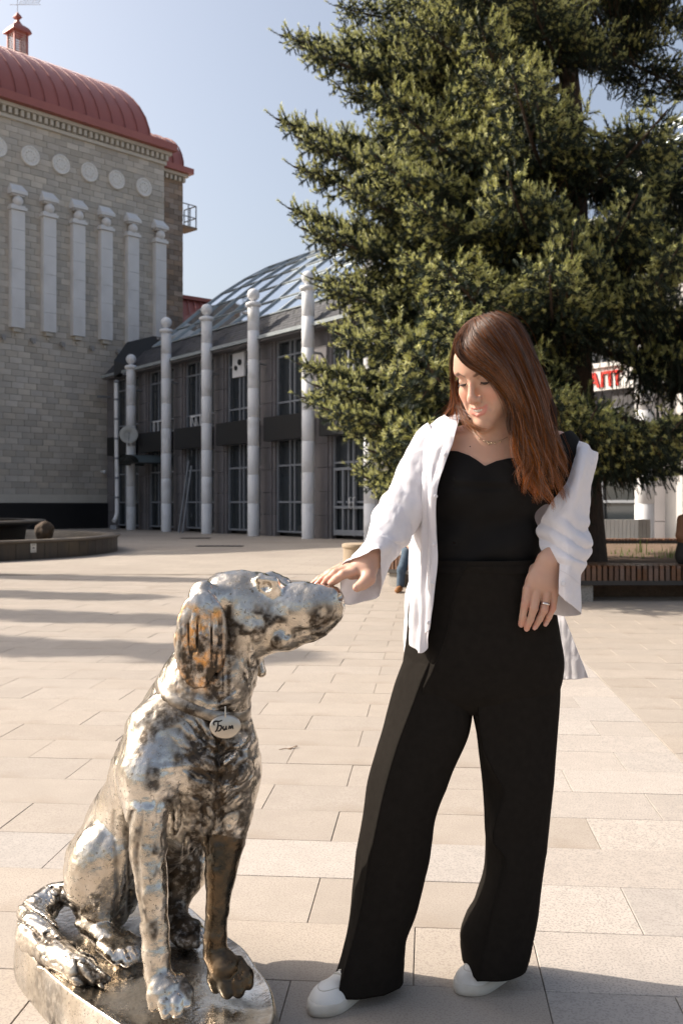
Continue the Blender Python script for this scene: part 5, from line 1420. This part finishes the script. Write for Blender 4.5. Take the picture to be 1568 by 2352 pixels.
# rows: y, left edge, right edge, depth, half thickness, fold x
L1=leg([(1470,948,1100,2.49,.10,1000),(1540,925,1095,2.485,.10,968),(1600,905,1088,2.48,.098,946),(1700,879,1074,2.465,.092,912),(1800,850,1036,2.455,.088,884),(1900,834,1000,2.45,.085,862),(2000,820,984,2.455,.085,843),(2100,811,961,2.455,.088,825),(2200,797,933,2.455,.095,801),(2287,774,927,2.46,.105,777)],0,31,'l')
L2=leg([(1470,1080,1283,2.50,.10,1110),(1600,1075,1284,2.50,.098,1090),(1700,1092,1277,2.495,.09,1097),(1760,1099,1272,2.49,.088,1118),(1820,1106,1268,2.487,.088,1143),(1880,1111,1262,2.487,.088,1128),(1930,1113,1257,2.49,.088,1122),(1970,1115,1253,2.49,.09,1146),(2040,1110,1244,2.49,.092,1130),(2110,1090,1235,2.495,.096,1112),(2170,1062,1223,2.50,.10,1098),(2205,1060,1214,2.50,.10,1090),(2247,1063,1200,2.505,.10,1084)],0,41,'r')
HP=leg([(1288,950,1242,2.49,.112,1060),(1340,946,1254,2.49,.112,1040),(1400,938,1270,2.49,.110,1025),(1470,934,1279,2.49,.116,1010),(1540,925,1287,2.49,.114,985),(1600,925,1276,2.488,.100,965),(1640,960,1250,2.488,.070,1010)],0,51,'h')
tm=MB().grid(L1,closed=True).grid(L2,closed=True).grid(HP,closed=True)
o=tm.build('trousers',m_tr,wo_); s=o.modifiers.new('s','SOLIDIFY'); s.thickness=.0016
wb=leg([(1300,948,1245,2.489,.1145,1055),(1309,947,1248,2.489,.1155,1050),(1318,946,1251,2.489,.1155,1048)],0,51,'w')
MB().grid(wb,closed=True).build('waistband',m_tr,wo_)
# ---------------------------------------------------------------- white shirt
m_sh=M('white_linen',(.86,.84,.865),(.83,.81,.84),rough=.82,scale=40,trans=.22,sheen=.15,bump=.45,bscale=38,bdist=.006)
def sheet(rows,nu,nv,seed,amp=.003,fold=(7,7,2.5),closed=False,amp2=.0012,dirn=None,extra=None):
    R=np.array([[tuple(q(*p)) for p in r] for r in rows])       # rows x cols x 3
    if closed: R=np.concatenate([R[:,-1:],R,R[:,:2]],1)
    A=np.stack([cr(R[:,j],nv) for j in range(R.shape[1])],1)
    if closed:
        k=R.shape[1]-3; out=[]
        for i in range(nv):
            c=cr(A[i],(k+2)*nu+1)[nu:nu+k*nu]; out.append(c)
        A=np.array(out)
    else: A=np.array([cr(A[i],nu) for i in range(nv)])
    du=np.gradient(A,axis=1); dv=np.gradient(A,axis=0); n=np.cross(du,dv); n/=np.linalg.norm(n,axis=2)[...,None]+1e-9
    w=vnoise(A*np.array(fold),seed); w2=vnoise(A*np.array(fold)*3.1+5,seed+1); w3=vnoise(A*np.array(fold)*7.3,seed+2)
    dsp=amp*(1-2*np.abs(w))*.8+amp2*2.6*(.5-np.abs(w2)*1.6)+amp2*1.3*(.5-np.abs(w3)*1.5)
    if extra is not None: dsp=dsp+extra(A)
    A=A+n*dsp[...,None]
    return [[Vector(p) for p in r] for r in A]
PANEL=[[(983,978,2.505),(1005,962,2.49),(1028,950,2.478),(1042,947,2.465),(1057,953,2.448)],
 [(955,1020,2.475),(982,1010,2.43),(1006,1008,2.405),(1022,1010,2.395),(1039,1016,2.385)],
 [(945,1062,2.47),(968,1060,2.41),(990,1060,2.385),(1006,1060,2.378),(1022,1062,2.372)],
 [(937,1125,2.47),(955,1128,2.405),(975,1130,2.370),(989,1130,2.362),(1002,1130,2.357)],
 [(936,1216,2.48),(955,1216,2.41),(974,1216,2.385),(988,1216,2.378),(1000,1216,2.370)],
 [(937,1290,2.48),(956,1290,2.41),(977,1290,2.385),(991,1290,2.372),(1004,1290,2.365)],
 [(936,1387,2.47),(949,1387,2.40),(968,1387,2.375),(981,1387,2.362),(993,1387,2.355)],
 [(935,1440,2.46),(947,1452,2.40),(963,1460,2.370),(975,1456,2.358),(986,1446,2.352)],
 [(942,1466,2.43),(948,1485,2.395),(960,1498,2.368),(970,1499,2.358),(977,1486,2.352)]]
def pleats(A):
    px=784+A[...,0]/A[...,1]*FPX; py=HOR-(A[...,2]-CAMH)/A[...,1]*FPX
    return .004*np.sin((px-936)*.33+(py-1200)*.004)*sstep(1040,1120,py)
o=MB().grid(sheet(PANEL,44,110,61,.0035,(9,9,2.2),extra=pleats)).build('shirt_front_panel',m_sh,wo_); s=o.modifiers.new('s','SOLIDIFY'); s.thickness=.0011
# button placket, a strip lying on the panel edge
PL=[[(r[3][0]-1,r[3][1],r[3][2]-.0035),((r[3][0]+r[4][0])/2,(r[3][1]+r[4][1])/2,(r[3][2]+r[4][2])/2-.0045),(r[4][0]+.5,r[4][1],r[4][2]-.0028)] for r in PANEL[:-1]]
o=MB().grid(sheet(PL,10,110,61,.0012,(9,9,2.2))).build('placket',m_sh,wo_); s=o.modifiers.new('s','SOLIDIFY'); s.thickness=.0010
m_btn=M('shirt_button',(.74,.73,.76),rough=.3)
for (x,y,Y) in ((1022,1045,2.370),(1000,1140,2.350),(995,1250,2.360),(992,1340,2.350),(984,1430,2.343)):
    MB().lathe(q(x,y,Y),[(.0001,.0014),(.004,.0016),(.0048,.001),(.0048,0)],12,(1,0,0),(0,0,1),(0,-1,0)).build('button',m_btn,wo_)
# collar roll at the shoulder
CO=[[(1040,962,2.455),(1042,946,2.475),(1048,943,2.49),(1052,950,2.51)],[(1052,962,2.437),(1056,947,2.452),(1064,944,2.475),(1068,952,2.50)],[(1059,966,2.425),(1066,956,2.435),(1076,953,2.46),(1080,962,2.49)]]
o=MB().grid(sheet(CO,16,20,71,.001)).build('collar',m_sh,wo_); o.modifiers.new('s','SOLIDIFY').thickness=.003
# right sleeve: rings from shoulder to the open cuff
def sring(cx,cy,Y,r,rf,out=(-.83,-.55)):
    pts=[]
    for k in range(8):
        a=math.pi*k/4; pts.append((cx+r*math.cos(a)*out[0],cy+r*math.cos(a)*out[1],Y-rf*math.sin(a)))
    return pts
SL=[sring(1008,1010,2.50,48,.05,(-.55,-.83)),sring(985,1040,2.475,50,.055,(-.80,-.6)),sring(962,1085,2.45,50,.056,(-.9,-.42)),sring(943,1135,2.425,50,.056,(-.88,-.46)),sring(918,1180,2.395,51,.056,(-.85,-.52)),
    sring(896,1220,2.365,52,.052,(-.84,-.5)),
    [(836,1248,2.335),(850,1236,2.300),(872,1232,2.288),(905,1245,2.300),(912,1268,2.330),(900,1285,2.36),(868,1290,2.375),(845,1272,2.36)],
    [(812,1277,2.315),(835,1263,2.283),(868,1252,2.272),(893,1264,2.285),(893,1303,2.318),(870,1325,2.345),(836,1325,2.352),(812,1305,2.335)],
    [(788,1298,2.290),(827,1277,2.262),(873,1260,2.258),(876,1312,2.285),(871,1368,2.315),(832,1382,2.325),(791,1387,2.322),(784,1345,2.305)]]
def slf(A):
    px=784+A[...,0]/A[...,1]*FPX; py=HOR-(A[...,2]-CAMH)/A[...,1]*FPX
    s_=(py-1000)*.8-(px-950)*.55
    return .0032*(1-2*np.abs(np.sin(s_*.055+3*vnoise(A*9,77))))*sstep(1080,1150,py)*(1-sstep(1250,1290,py))
o=MB().grid(sheet(SL,8,90,81,.004,(10,10,6),closed=True,amp2=.0013,extra=slf),closed=True).build('right_sleeve',m_sh,wo_); o.modifiers.new('s','SOLIDIFY').thickness=.0011
# left side: fallen shoulder and sleeve
LS=[[(1300,998,2.525),(1325,1008,2.485),(1350,1022,2.46),(1373,1039,2.475),(1366,1045,2.53)],
 [(1316,1038,2.465),(1333,1046,2.43),(1352,1058,2.425),(1368,1073,2.465),(1362,1075,2.54)],
 [(1303,1095,2.43),(1320,1100,2.40),(1339,1110,2.40),(1354,1130,2.45),(1350,1130,2.55)],
 [(1264,1158,2.41),(1293,1160,2.385),(1324,1165,2.39),(1350,1187,2.445),(1345,1190,2.54)],
 [(1233,1214,2.425),(1270,1210,2.385),(1315,1212,2.38),(1349,1222,2.43),(1343,1225,2.53)],
 [(1236,1244,2.415),(1275,1240,2.375),(1322,1240,2.37),(1358,1252,2.42),(1345,1258,2.52)],
 [(1249,1274,2.395),(1285,1268,2.358),(1320,1270,2.355),(1350,1276,2.41),(1338,1285,2.50)],
 [(1277,1289,2.360),(1298,1286,2.343),(1324,1290,2.348),(1345,1300,2.40),(1330,1306,2.48)],
 [(1282,1304,2.350),(1300,1308,2.336),(1318,1314,2.345),(1333,1322,2.39),(1326,1325,2.46)],
 [(1281,1336,2.345),(1299,1342,2.332),(1318,1350,2.343),(1333,1360,2.385),(1326,1362,2.45)],
 [(1281,1364,2.345),(1297,1379,2.332),(1319,1395,2.345),(1334,1409,2.380),(1328,1412,2.43)]]
def lsf(A):
    px=784+A[...,0]/A[...,1]*FPX; py=HOR-(A[...,2]-CAMH)/A[...,1]*FPX
    a=.0042*(1-2*np.abs(np.sin((py-1180)*.085-(px-1290)*.045+2.6*vnoise(A*8,78))))*sstep(1170,1210,py)*(1-sstep(1285,1305,py))
    return a+.0035*np.sin((px-1300)*.13+(py-1050)*.03)*(1-sstep(1150,1200,py))
o=MB().grid(sheet(LS,48,120,91,.0035,(9,9,5),extra=lsf)).build('left_sleeve',m_sh,wo_); o.modifiers.new('s','SOLIDIFY').thickness=.0011
CB=[[(1262,1285,2.43),(1300,1290,2.47),(1334,1300,2.45)],[(1268,1345,2.43),(1302,1350,2.47),(1334,1355,2.44)],[(1270,1411,2.425),(1299,1416,2.45),(1334,1411,2.41)]]
o=MB().grid(sheet(CB,24,30,95,.002)).build('cuff_back',m_sh,wo_); o.modifiers.new('s','SOLIDIFY').thickness=.0011
MB().lathe(q(1292,1340,2.328),[(.0001,.0010),(.0035,.0016),(.0055,.0018),(.006,.001),(.006,-.001)],16,(1,0,0),(0,0,1),(0,-1,0)).build('button',m_btn,wo_)
cs=MB()
cs.tube([Vector(q(x,y,Y)) for x,y,Y in ((1283,1309,2.343),(1298,1316,2.329),(1315,1327,2.335),(1329,1341,2.365))],.0006,4); cs.build('cuff_seam',m_btn,wo_)
BT=[[(1248,1380,2.64),(1266,1385,2.63),(1285,1390,2.62)],[(1262,1440,2.63),(1284,1440,2.61),(1304,1440,2.60)],[(1276,1500,2.62),(1302,1500,2.60),(1328,1500,2.59)],[(1292,1561,2.62),(1321,1560,2.60),(1350,1556,2.59)]]
o=MB().grid(sheet(BT,26,60,99,.003,(12,12,3))).build('shirt_tail',m_sh,wo_); o.modifiers.new('s','SOLIDIFY').thickness=.0011
BL=[[(946,1300,2.58),(950,1300,2.55),(956,1300,2.53)],[(930,1385,2.58),(938,1388,2.55),(950,1390,2.53)],[(927,1450,2.58),(936,1455,2.55),(944,1460,2.53)],[(928,1530,2.56),(933,1518,2.54),(940,1490,2.53)]]
o=MB().grid(sheet(BL,14,40,97,.003,(12,12,3))).build('shirt_tail',m_sh,wo_); o.modifiers.new('s','SOLIDIFY').thickness=.0011
IN=[[(1205,1120,2.54),(1240,1125,2.55),(1290,1130,2.56)],[(1218,1180,2.55),(1245,1180,2.56),(1290,1190,2.56)],[(1222,1225,2.55),(1245,1228,2.56),(1290,1230,2.55)],[(1232,1268,2.53),(1250,1272,2.54),(1290,1275,2.52)]]
o=MB().grid(sheet(IN,24,40,93,.004)).build('shirt_side',m_sh,wo_); o.modifiers.new('s','SOLIDIFY').thickness=.0011
# ---------------------------------------------------------------- hair
m_hair=M('chestnut_hair',(.25,.092,.030),(.085,.031,.012),rough=.40,scale=90,spec=.4,aniso=(1,1,.15),trans=.38,island=.5)
t=m_hair.node_tree;N=t.nodes;L=t.links;b=N['Principled BSDF']; src=b.inputs['Base Color'].links[0].from_socket
at=N.new('ShaderNodeAttribute'); at.attribute_name='mask'; rr_=N.new('ShaderNodeMapRange'); rr_.inputs[1].default_value=.35; rr_.inputs[2].default_value=1.0; L.new(at.outputs['Fac'],rr_.inputs[0])
sc_=N.new('ShaderNodeMix'); sc_.data_type='RGBA'; sc_.blend_type='MULTIPLY'; sc_.inputs[7].default_value=(3.1,3.3,3.2,1); L.new(rr_.outputs[0],sc_.inputs[0]); L.new(src,sc_.inputs[6]); L.new(sc_.outputs[2],b.inputs['Base Color'])  # sunlit look of the strand ends put into the colour, brighter towards the tips
for n_ in N:
    if n_.type=='BSDF_TRANSLUCENT': L.new(sc_.outputs[2],n_.inputs[0])
m_hairb=M('hair_under',(.035,.015,.008),(.022,.010,.006),spec=.1,rough=.8,scale=60,aniso=(1,1,.1),trans=.05)
Hh=SDF()
Hh.el(hl(-.002,-.014,.043),(.074,.090,.086),.02,RH3)
Hh.el(hl(.020,-.03,-.01),(.052,.064,.082),.03,RH3)
Hh.rc(q(1195,860,2.45),.050,q(1228,950,2.46),.046,.03); Hh.rc(q(1228,950,2.46),.046,q(1256,1040,2.45),.034,.03); Hh.rc(q(1256,1040,2.45),.034,q(1268,1110,2.43),.018,.02)
Hh.chain([(hl(-.02,-.07,0),.06),(q(1100,940,2.56),.05),(q(1150,1010,2.575),.05)],.03)
Hh.chain([(hl(.062,.055,.03),.018),(q(1182,925,2.37),.018),(q(1198,1000,2.365),.020),(q(1222,1060,2.36),.018),(q(1240,1110,2.36),.008)],.02)
Hh.chain([(hl(-.070,-.03,.0),.012),(q(1048,890,2.46),.011),(q(1043,930,2.46),.010),(q(1028,950,2.465),.008)],.012)
Hh.el(hl(-.012,.10,-.050),(.070,.085,.092),.008,RH3,carve=True)
def hdisp(p):
    l=tohl(p); w=vnoise(p*14,51); a=np.arctan2(l[:,0],l[:,1]+.02); return .0022*w
Hh.disp=hdisp
V,F=Hh.skin(.0034)
link('hair_mass',np_mesh('hair_mass',V,F,[m_hairb]),wo_)
GU=dict(right=[
 [(1068,772,2.362),(1050,796,2.338),(1052,820,2.326),(1078,842,2.318),(1112,860,2.322),(1146,893,2.335),(1168,935,2.347),(1178,985,2.345),(1186,1030,2.337),(1204,1072,2.335),(1222,1112,2.34)],
 [(1073,762,2.368),(1066,790,2.335),(1090,818,2.314),(1128,846,2.316),(1160,884,2.330),(1183,930,2.345),(1196,985,2.345),(1208,1040,2.34),(1224,1090,2.342),(1236,1135,2.35)],
 [(1085,748,2.378),(1098,774,2.330),(1130,808,2.313),(1162,848,2.322),(1187,895,2.341),(1206,945,2.357),(1218,1000,2.357),(1230,1050,2.352),(1246,1100,2.352),(1260,1155,2.36)],
 [(1105,734,2.395),(1138,762,2.343),(1172,806,2.333),(1198,860,2.347),(1217,910,2.363),(1230,960,2.372),(1243,1010,2.372),(1256,1060,2.372),(1264,1110,2.372),(1272,1168,2.38)],
 [(1128,725,2.42),(1164,745,2.380),(1194,790,2.375),(1216,850,2.387),(1240,905,2.397),(1253,960,2.402),(1267,1015,2.402),(1279,1060,2.402),(1286,1110,2.402),(1282,1162,2.41)],
 [(1148,722,2.46),(1184,736,2.45),(1210,776,2.455),(1229,830,2.46),(1248,895,2.462),(1270,960,2.462),(1285,1010,2.462),(1300,1052,2.462),(1303,1095,2.46),(1290,1130,2.46)]],
 left=[
 [(1062,774,2.372),(1043,800,2.40),(1036,835,2.44),(1040,880,2.45),(1038,920,2.45),(1020,944,2.46),(1006,956,2.475)],
 [(1060,780,2.375),(1040,825,2.42),(1044,885,2.45),(1050,925,2.44),(1060,955,2.41),(1078,985,2.378),(1104,1003,2.370)],
 [(1058,788,2.38),(1040,850,2.45),(1047,905,2.45),(1057,942,2.43),(1070,962,2.39),(1094,976,2.368),(1122,982,2.36)]],
 crown=[
 [(1068,770,2.366),(1054,786,2.38),(1046,800,2.40),(1043,815,2.42)],
 [(1085,749,2.378),(1062,768,2.40),(1048,798,2.44),(1044,825,2.46)],
 [(1110,732,2.40),(1078,745,2.43),(1053,785,2.46),(1045,850,2.49)],
 [(1140,721,2.45),(1100,726,2.48),(1066,760,2.50),(1052,830,2.53)]],
 curls=[
 [(1150,880,2.34),(1170,925,2.345),(1166,975,2.345),(1182,1015,2.340),(1205,1045,2.335),(1200,1080,2.33),(1190,1112,2.335)],
 [(1165,890,2.34),(1182,940,2.345),(1178,990,2.345),(1196,1030,2.335),(1218,1065,2.335),(1214,1100,2.335),(1232,1150,2.345)],
 [(1180,900,2.345),(1200,960,2.35),(1214,1010,2.35),(1232,1055,2.35),(1246,1095,2.35),(1256,1135,2.36),(1272,1180,2.37)]])
HV=[];HF=[];HA=[]
RH=np.random.RandomState(5)
HOc=hl(0,-.01,.01)
_HG={}
def pushout(p):
    near=np.linalg.norm(p-HOc,axis=1)<.17
    if not near.any(): return p
    for it in range(2):
        d=np.minimum(hcache(p[near]),.05); need=np.clip(.0040+RH.rand()*.0035-d,0,.03)
        v=p[near]-HOc; v/=np.linalg.norm(v,axis=1)[:,None]; p[near]+=v*need[:,None]
    k=np.ones(3)/3
    for it in range(2): p[1:-1]=(p[:-2]+p[1:-1]+p[2:])/3
    return p
GX=56; glo=HOc-.20; gst=.40/(GX-1)
gg=np.stack(np.meshgrid(*[np.arange(GX)]*3,indexing='ij'),-1).reshape(-1,3)*gst+glo
GD_=np.minimum(B.ev(gg,raw=True),Hh.ev(gg,raw=True)+.0005).reshape(GX,GX,GX)
def hcache(p):
    x=np.clip((p-glo)/gst,0,GX-1.001); i=x.astype(int); f=x-i; r=0
    for a in (0,1):
        for b in (0,1):
            for c in (0,1):
                r=r+GD_[i[:,0]+a,i[:,1]+b,i[:,2]+c]*(f[:,0] if a else 1-f[:,0])*(f[:,1] if b else 1-f[:,1])*(f[:,2] if c else 1-f[:,2])
    return r
def strands(guides,n,nseg,rad,off,wave,tail):
    G=[cr(np.array([tuple(q(*p)) for p in g]),nseg) for g in guides]
    clump=RH.rand(60)
    for i in range(n):
        t=RH.rand()*(len(G)-1)
        # gather the lower lengths into locks
        a=int(min(t,len(G)-2)); f=t-a
        base=G[a]*(1-f)+G[a+1]*f
        k=int(t*5); tc_=(k+.5)/5; tc_=min(tc_,len(G)-1.001); a2=int(tc_); f2=tc_-a2; lock=G[a2]*(1-f2)+G[a2+1]*f2
        s=np.linspace(0,1,nseg)[:,None]; g=sstep(.30,.95,s)*.86
        p=base*(1-g)+lock*g
        o=RH.normal(0,off,3); o2=RH.normal(0,off*1.4,3); ph=k*1.7+RH.normal(0,.25)
        amp=wave*sstep(.4,1,s)
        p=p+o*(1-s)+o2*s*.8+amp*np.concatenate([np.sin(s*13+ph),.7*np.cos(s*11+ph*1.3),0*s],1)
        if RH.rand()<.05: p=p+np.concatenate([RH.normal(0,.006)*s**2,RH.normal(0,.006)*s**2,0*s],1)*2
        L_=1-RH.rand()**3*tail*.6-.22*((k*0.618+.3)%1)*(tail>.5); m=max(5,int(nseg*L_)); p=p[:m]
        r=rad*(RH.uniform(.7,1.3))*np.minimum(1,np.linspace(1.6,.15,m)); 
        p=pushout(p)
        tn=np.gradient(p,axis=0); tn/=np.linalg.norm(tn,axis=1)[:,None]+1e-9; u=np.cross(tn,[0,1,0.2]); u/=np.linalg.norm(u,axis=1)[:,None]+1e-9; w=np.cross(tn,u)
        n0=sum(len(v) for v in HV[-1:])*0
        ring=[p+(u*math.cos(2*math.pi*j/3)+w*math.sin(2*math.pi*j/3))*r[:,None] for j in range(3)]
        v=np.stack(ring,1).reshape(-1,3); HV.append(v); HA.append(np.repeat(s[:m,0],3))
        idx=np.arange(m-1)[:,None]*3; f_=np.concatenate([np.stack([idx[:,0]+j,idx[:,0]+(j+1)%3,idx[:,0]+3+(j+1)%3,idx[:,0]+3+j],1) for j in range(3)])
        HF.append((f_,len(v)))
strands(GU['right'],2400,34,.00085,.0038,.0190,.62)
strands(GU['right'],110,30,.00045,.0100,.0120,.4)
strands(GU['left'],40,24,.0004,.006,.008,.4)
strands(GU['right'][:3],450,30,.0009,.0022,.006,.35)
strands(GU['curls'],330,30,.0009,.0026,.016,.45)
strands(GU['left'],170,24,.0008,.0022,.003,.35)
strands(GU['crown'],500,16,.0009,.0026,.0005,.2)
off_=0; FF=[]
for f_,n in HF: FF.append(f_+off_); off_+=n
link('hair_strands',np_mesh('hair_strands',np.concatenate(HV),np.concatenate(FF),[m_hair],{'mask':np.stack([np.concatenate(HA)]*3,1)}),wo_)
# ---------------------------------------------------------------- shoes
m_shoe=M('white_leather',(.76,.74,.70),(.70,.68,.63),rough=.45,scale=12,dirt=(.55,.5,.43),dscale=9,dlo=.58,dhi=.8,bump=.15,bscale=60,bdist=.002)
m_sole=M('rubber_sole',(.68,.65,.58),(.55,.50,.42),rough=.6,scale=15)
def shoe(toe,heel,label):
    T_=np.array([*toe,0.]);H_=np.array([*heel,0.]); d=T_-H_; Ls=np.linalg.norm(d); d/=Ls; s=np.array([-d[1],d[0],0])
    def lp(a,b,z): return H_+d*(a*Ls)+s*b+np.array([0,0,z])
    ol=[(0.0,0),(.03,.024),(.12,.034),(.35,.034),(.6,.043),(.78,.046),(.92,.034),(1.0,.010),(1.0,-.010),(.93,-.030),(.8,-.042),(.6,-.040),(.35,-.032),(.12,-.034),(.03,-.024)]
    oc=cr(ol+[ol[0],ol[1],ol[2]],(len(ol)+2)*5+1)[5:5+len(ol)*5]
    G=[]
    for z,k in ((.0,.94),(.003,1.0),(.014,1.015),(.026,1.0),(.029,.96),(.029,.5),(.029,.02)):
        G.append([Vector(lp(.5+(a-.5)*k,b*k,z)) for a,b in oc])
    sole=MB().grid(G,closed=True).build('shoe_sole',m_sole,None)
    U=SDF(); U.chain([(lp(.87,.0,.018),.027),(lp(.72,.001,.021),.032),(lp(.52,.001,.025),.032),(lp(.32,0,.026),.031),(lp(.13,0,.026),.031)],.03)
    U.rc(lp(.80,.014,.016),.025,lp(.80,-.012,.016),.025,.03)
    U.el(lp(.5,0,-.07),(.3,.3,.09),.004,None,carve=True)
    V,F=U.skin(.003); u=link('shoe_upper',np_mesh('shoe_upper',V,F,[m_shoe]),None)
    st=MB()
    # toe seam and laces
    ring=[]
    for a in np.linspace(-1.25,1.25,15):
        p0=lp(.66+.22*math.cos(a),.029*math.sin(a),.15); ds=np.linspace(0,.15,300); pts=p0-np.array([0,0,1])*ds[:,None]; v=U.ev(pts,raw=True); i=np.where(v<0)[0]
        if len(i): ring.append(Vector(pts[i[0]]+np.array([0,0,.0006])))
    if len(ring)>3: st.tube(ring,.0011,5)
    for k in range(4):
        row=[]
        for b in np.linspace(-.016,.016,6):
            p0=lp(.60-k*.07,b,.15); ds=np.linspace(0,.15,300); pts=p0-np.array([0,0,1])*ds[:,None]; v=U.ev(pts,raw=True); i=np.where(v<0)[0]
            if len(i): row.append(Vector(pts[i[0]]+np.array([0,0,.0015])))
        if len(row)>2: st.tube(row,.0024,6)
    root=empty('shoe',lp(.5,0,0),0); bpy.data.objects.remove(root)
    for o_,n_ in ((u,None),(sole,None)):
        o_.parent=wo_; o_.data.transform(wm(wo_).inverted())
    s2=st.build('shoe_stitching',m_sole,wo_)
shoe((-.068,2.325),(.090,2.520),'r'); shoe((.284,2.430),(.463,2.580),'l')
# ================================================================ SEATED PEOPLE IN THE BACKGROUND
def person_bg(prims,label,parts):
    t=empty('person',parts['loc'],0,label,'person')
    for nm,mt,sd_,h in prims:
        V,F=sd_.skin(h,N=12); link(nm,np_mesh(nm,V,F,[mt]),t)
    return t
m_jean=M('blue_jeans',(.075,.115,.16),(.05,.08,.12),rough=.85,scale=8)
m_boot=M('tan_shoe',(.33,.15,.045),(.24,.10,.03),rough=.6,scale=10)
m_navy=M('navy_coat',(.02,.024,.035),rough=.8,scale=6)
m_bskin=M('plain_skin',(.55,.33,.24),rough=.5,scale=10)
m_brown=M('rust_jacket',(.20,.095,.045),(.14,.065,.03),rough=.75,scale=6,bump=.4,bscale=14,bdist=.02)
m_brhair=M('red_brown_hair',(.13,.05,.022),(.08,.03,.015),rough=.45,scale=60,aniso=(1,1,.2))
m_blk=M('black_cloth',(.014,.013,.013),rough=.8)
a=SDF(); a.chain([((.92,13.95,.55),.085),((.90,13.62,.53),.072),((.815,13.50,.30),.058),((.80,13.50,.10),.055)],.04); a.chain([((1.08,13.95,.55),.085),((1.07,13.60,.53),.072),((.985,13.45,.30),.058),((.975,13.45,.10),.055)],.04)
b=SDF(); b.chain([((.79,13.50,.045),.045),((.745,13.30,.035),.037)],.02); b.chain([((.965,13.44,.045),.045),((.94,13.24,.035),.037)],.02); b.el((.86,13.4,-.10),(.4,.4,.10),.002,carve=True)
c=SDF(); c.chain([((1.0,14.05,.62),.15),((1.0,14.02,.85),.16),((1.0,13.98,1.05),.13)],.05); c.chain([((.83,13.98,1.06),.06),((.78,13.80,.84),.05),((.87,13.60,.66),.045)],.03); c.chain([((1.17,13.98,1.06),.06),((1.22,13.80,.84),.05),((1.05,13.60,.66),.045)],.03)
d=SDF(); d.chain([((1.0,13.97,1.14),.055),((1.0,13.93,1.2),.055)],.02); d.el((1.0,13.92,1.30),(.075,.09,.115),.02); d.sp((1.0,13.83,1.285),.014,.01); d.chain([((.87,13.60,.66),.03),((.93,13.50,.60),.028),((.99,13.47,.585),.018)],.02); d.chain([((1.05,13.60,.66),.03),((1.02,13.50,.60),.028),((.97,13.46,.59),.018)],.02)
e=SDF(); e.el((1.0,13.945,1.325),(.082,.092,.105),.02); e.el((1.0,13.84,1.25),(.07,.05,.09),.01,carve=True)
person_bg([('trousers',m_jean,a,.012),('shoes',m_boot,b,.009),('jacket',m_navy,c,.014),('body',m_bskin,d,.009),('hair',m_brhair,e,.01)],'person in blue jeans and tan shoes sitting on the bench behind the woman',dict(loc=(.95,13.8,0)))
X0=4.33; Y0=12.42
a=SDF(); a.chain([((X0-.02,Y0,.55),.15),((X0,Y0,.68),.14)],.04); a.chain([((X0,Y0,.53),.10),((X0+.35,Y0+.20,.53),.085),((X0+.42,Y0-.1,.30),.06),((X0+.42,Y0-.12,.08),.05)],.04)
b=SDF(); b.chain([((X0,Y0,.64),.14),((X0+.02,Y0+.01,.82),.145),((X0+.04,Y0+.03,1.0),.125)],.05); b.chain([((X0-.10,Y0-.03,1.0),.06),((X0-.13,Y0-.05,.80),.05),((X0+.05,Y0-.13,.68),.042)],.03)
c=SDF(); c.el((X0+.07,Y0+.02,1.19),(.085,.095,.115),.02); c.rc((X0+.06,Y0+.04,1.15),.07,(X0+.03,Y0+.06,1.0),.045,.03)
d=SDF(); d.el((X0+.12,Y0-.03,1.17),(.06,.07,.09),.02); d.rc((X0+.07,Y0+.02,1.1),.05,(X0+.05,Y0+.02,1.02),.05,.02); d.chain([((X0+.05,Y0-.13,.68),.035),((X0+.13,Y0-.14,.65),.03)],.02)
person_bg([('trousers',m_blk,a,.012),('jacket',m_brown,b,.011),('hair',m_brhair,c,.010),('body',m_bskin,d,.009)],'red-haired person in a rust brown jacket sitting on the front bench at the right edge',dict(loc=(X0,Y0,.44)))
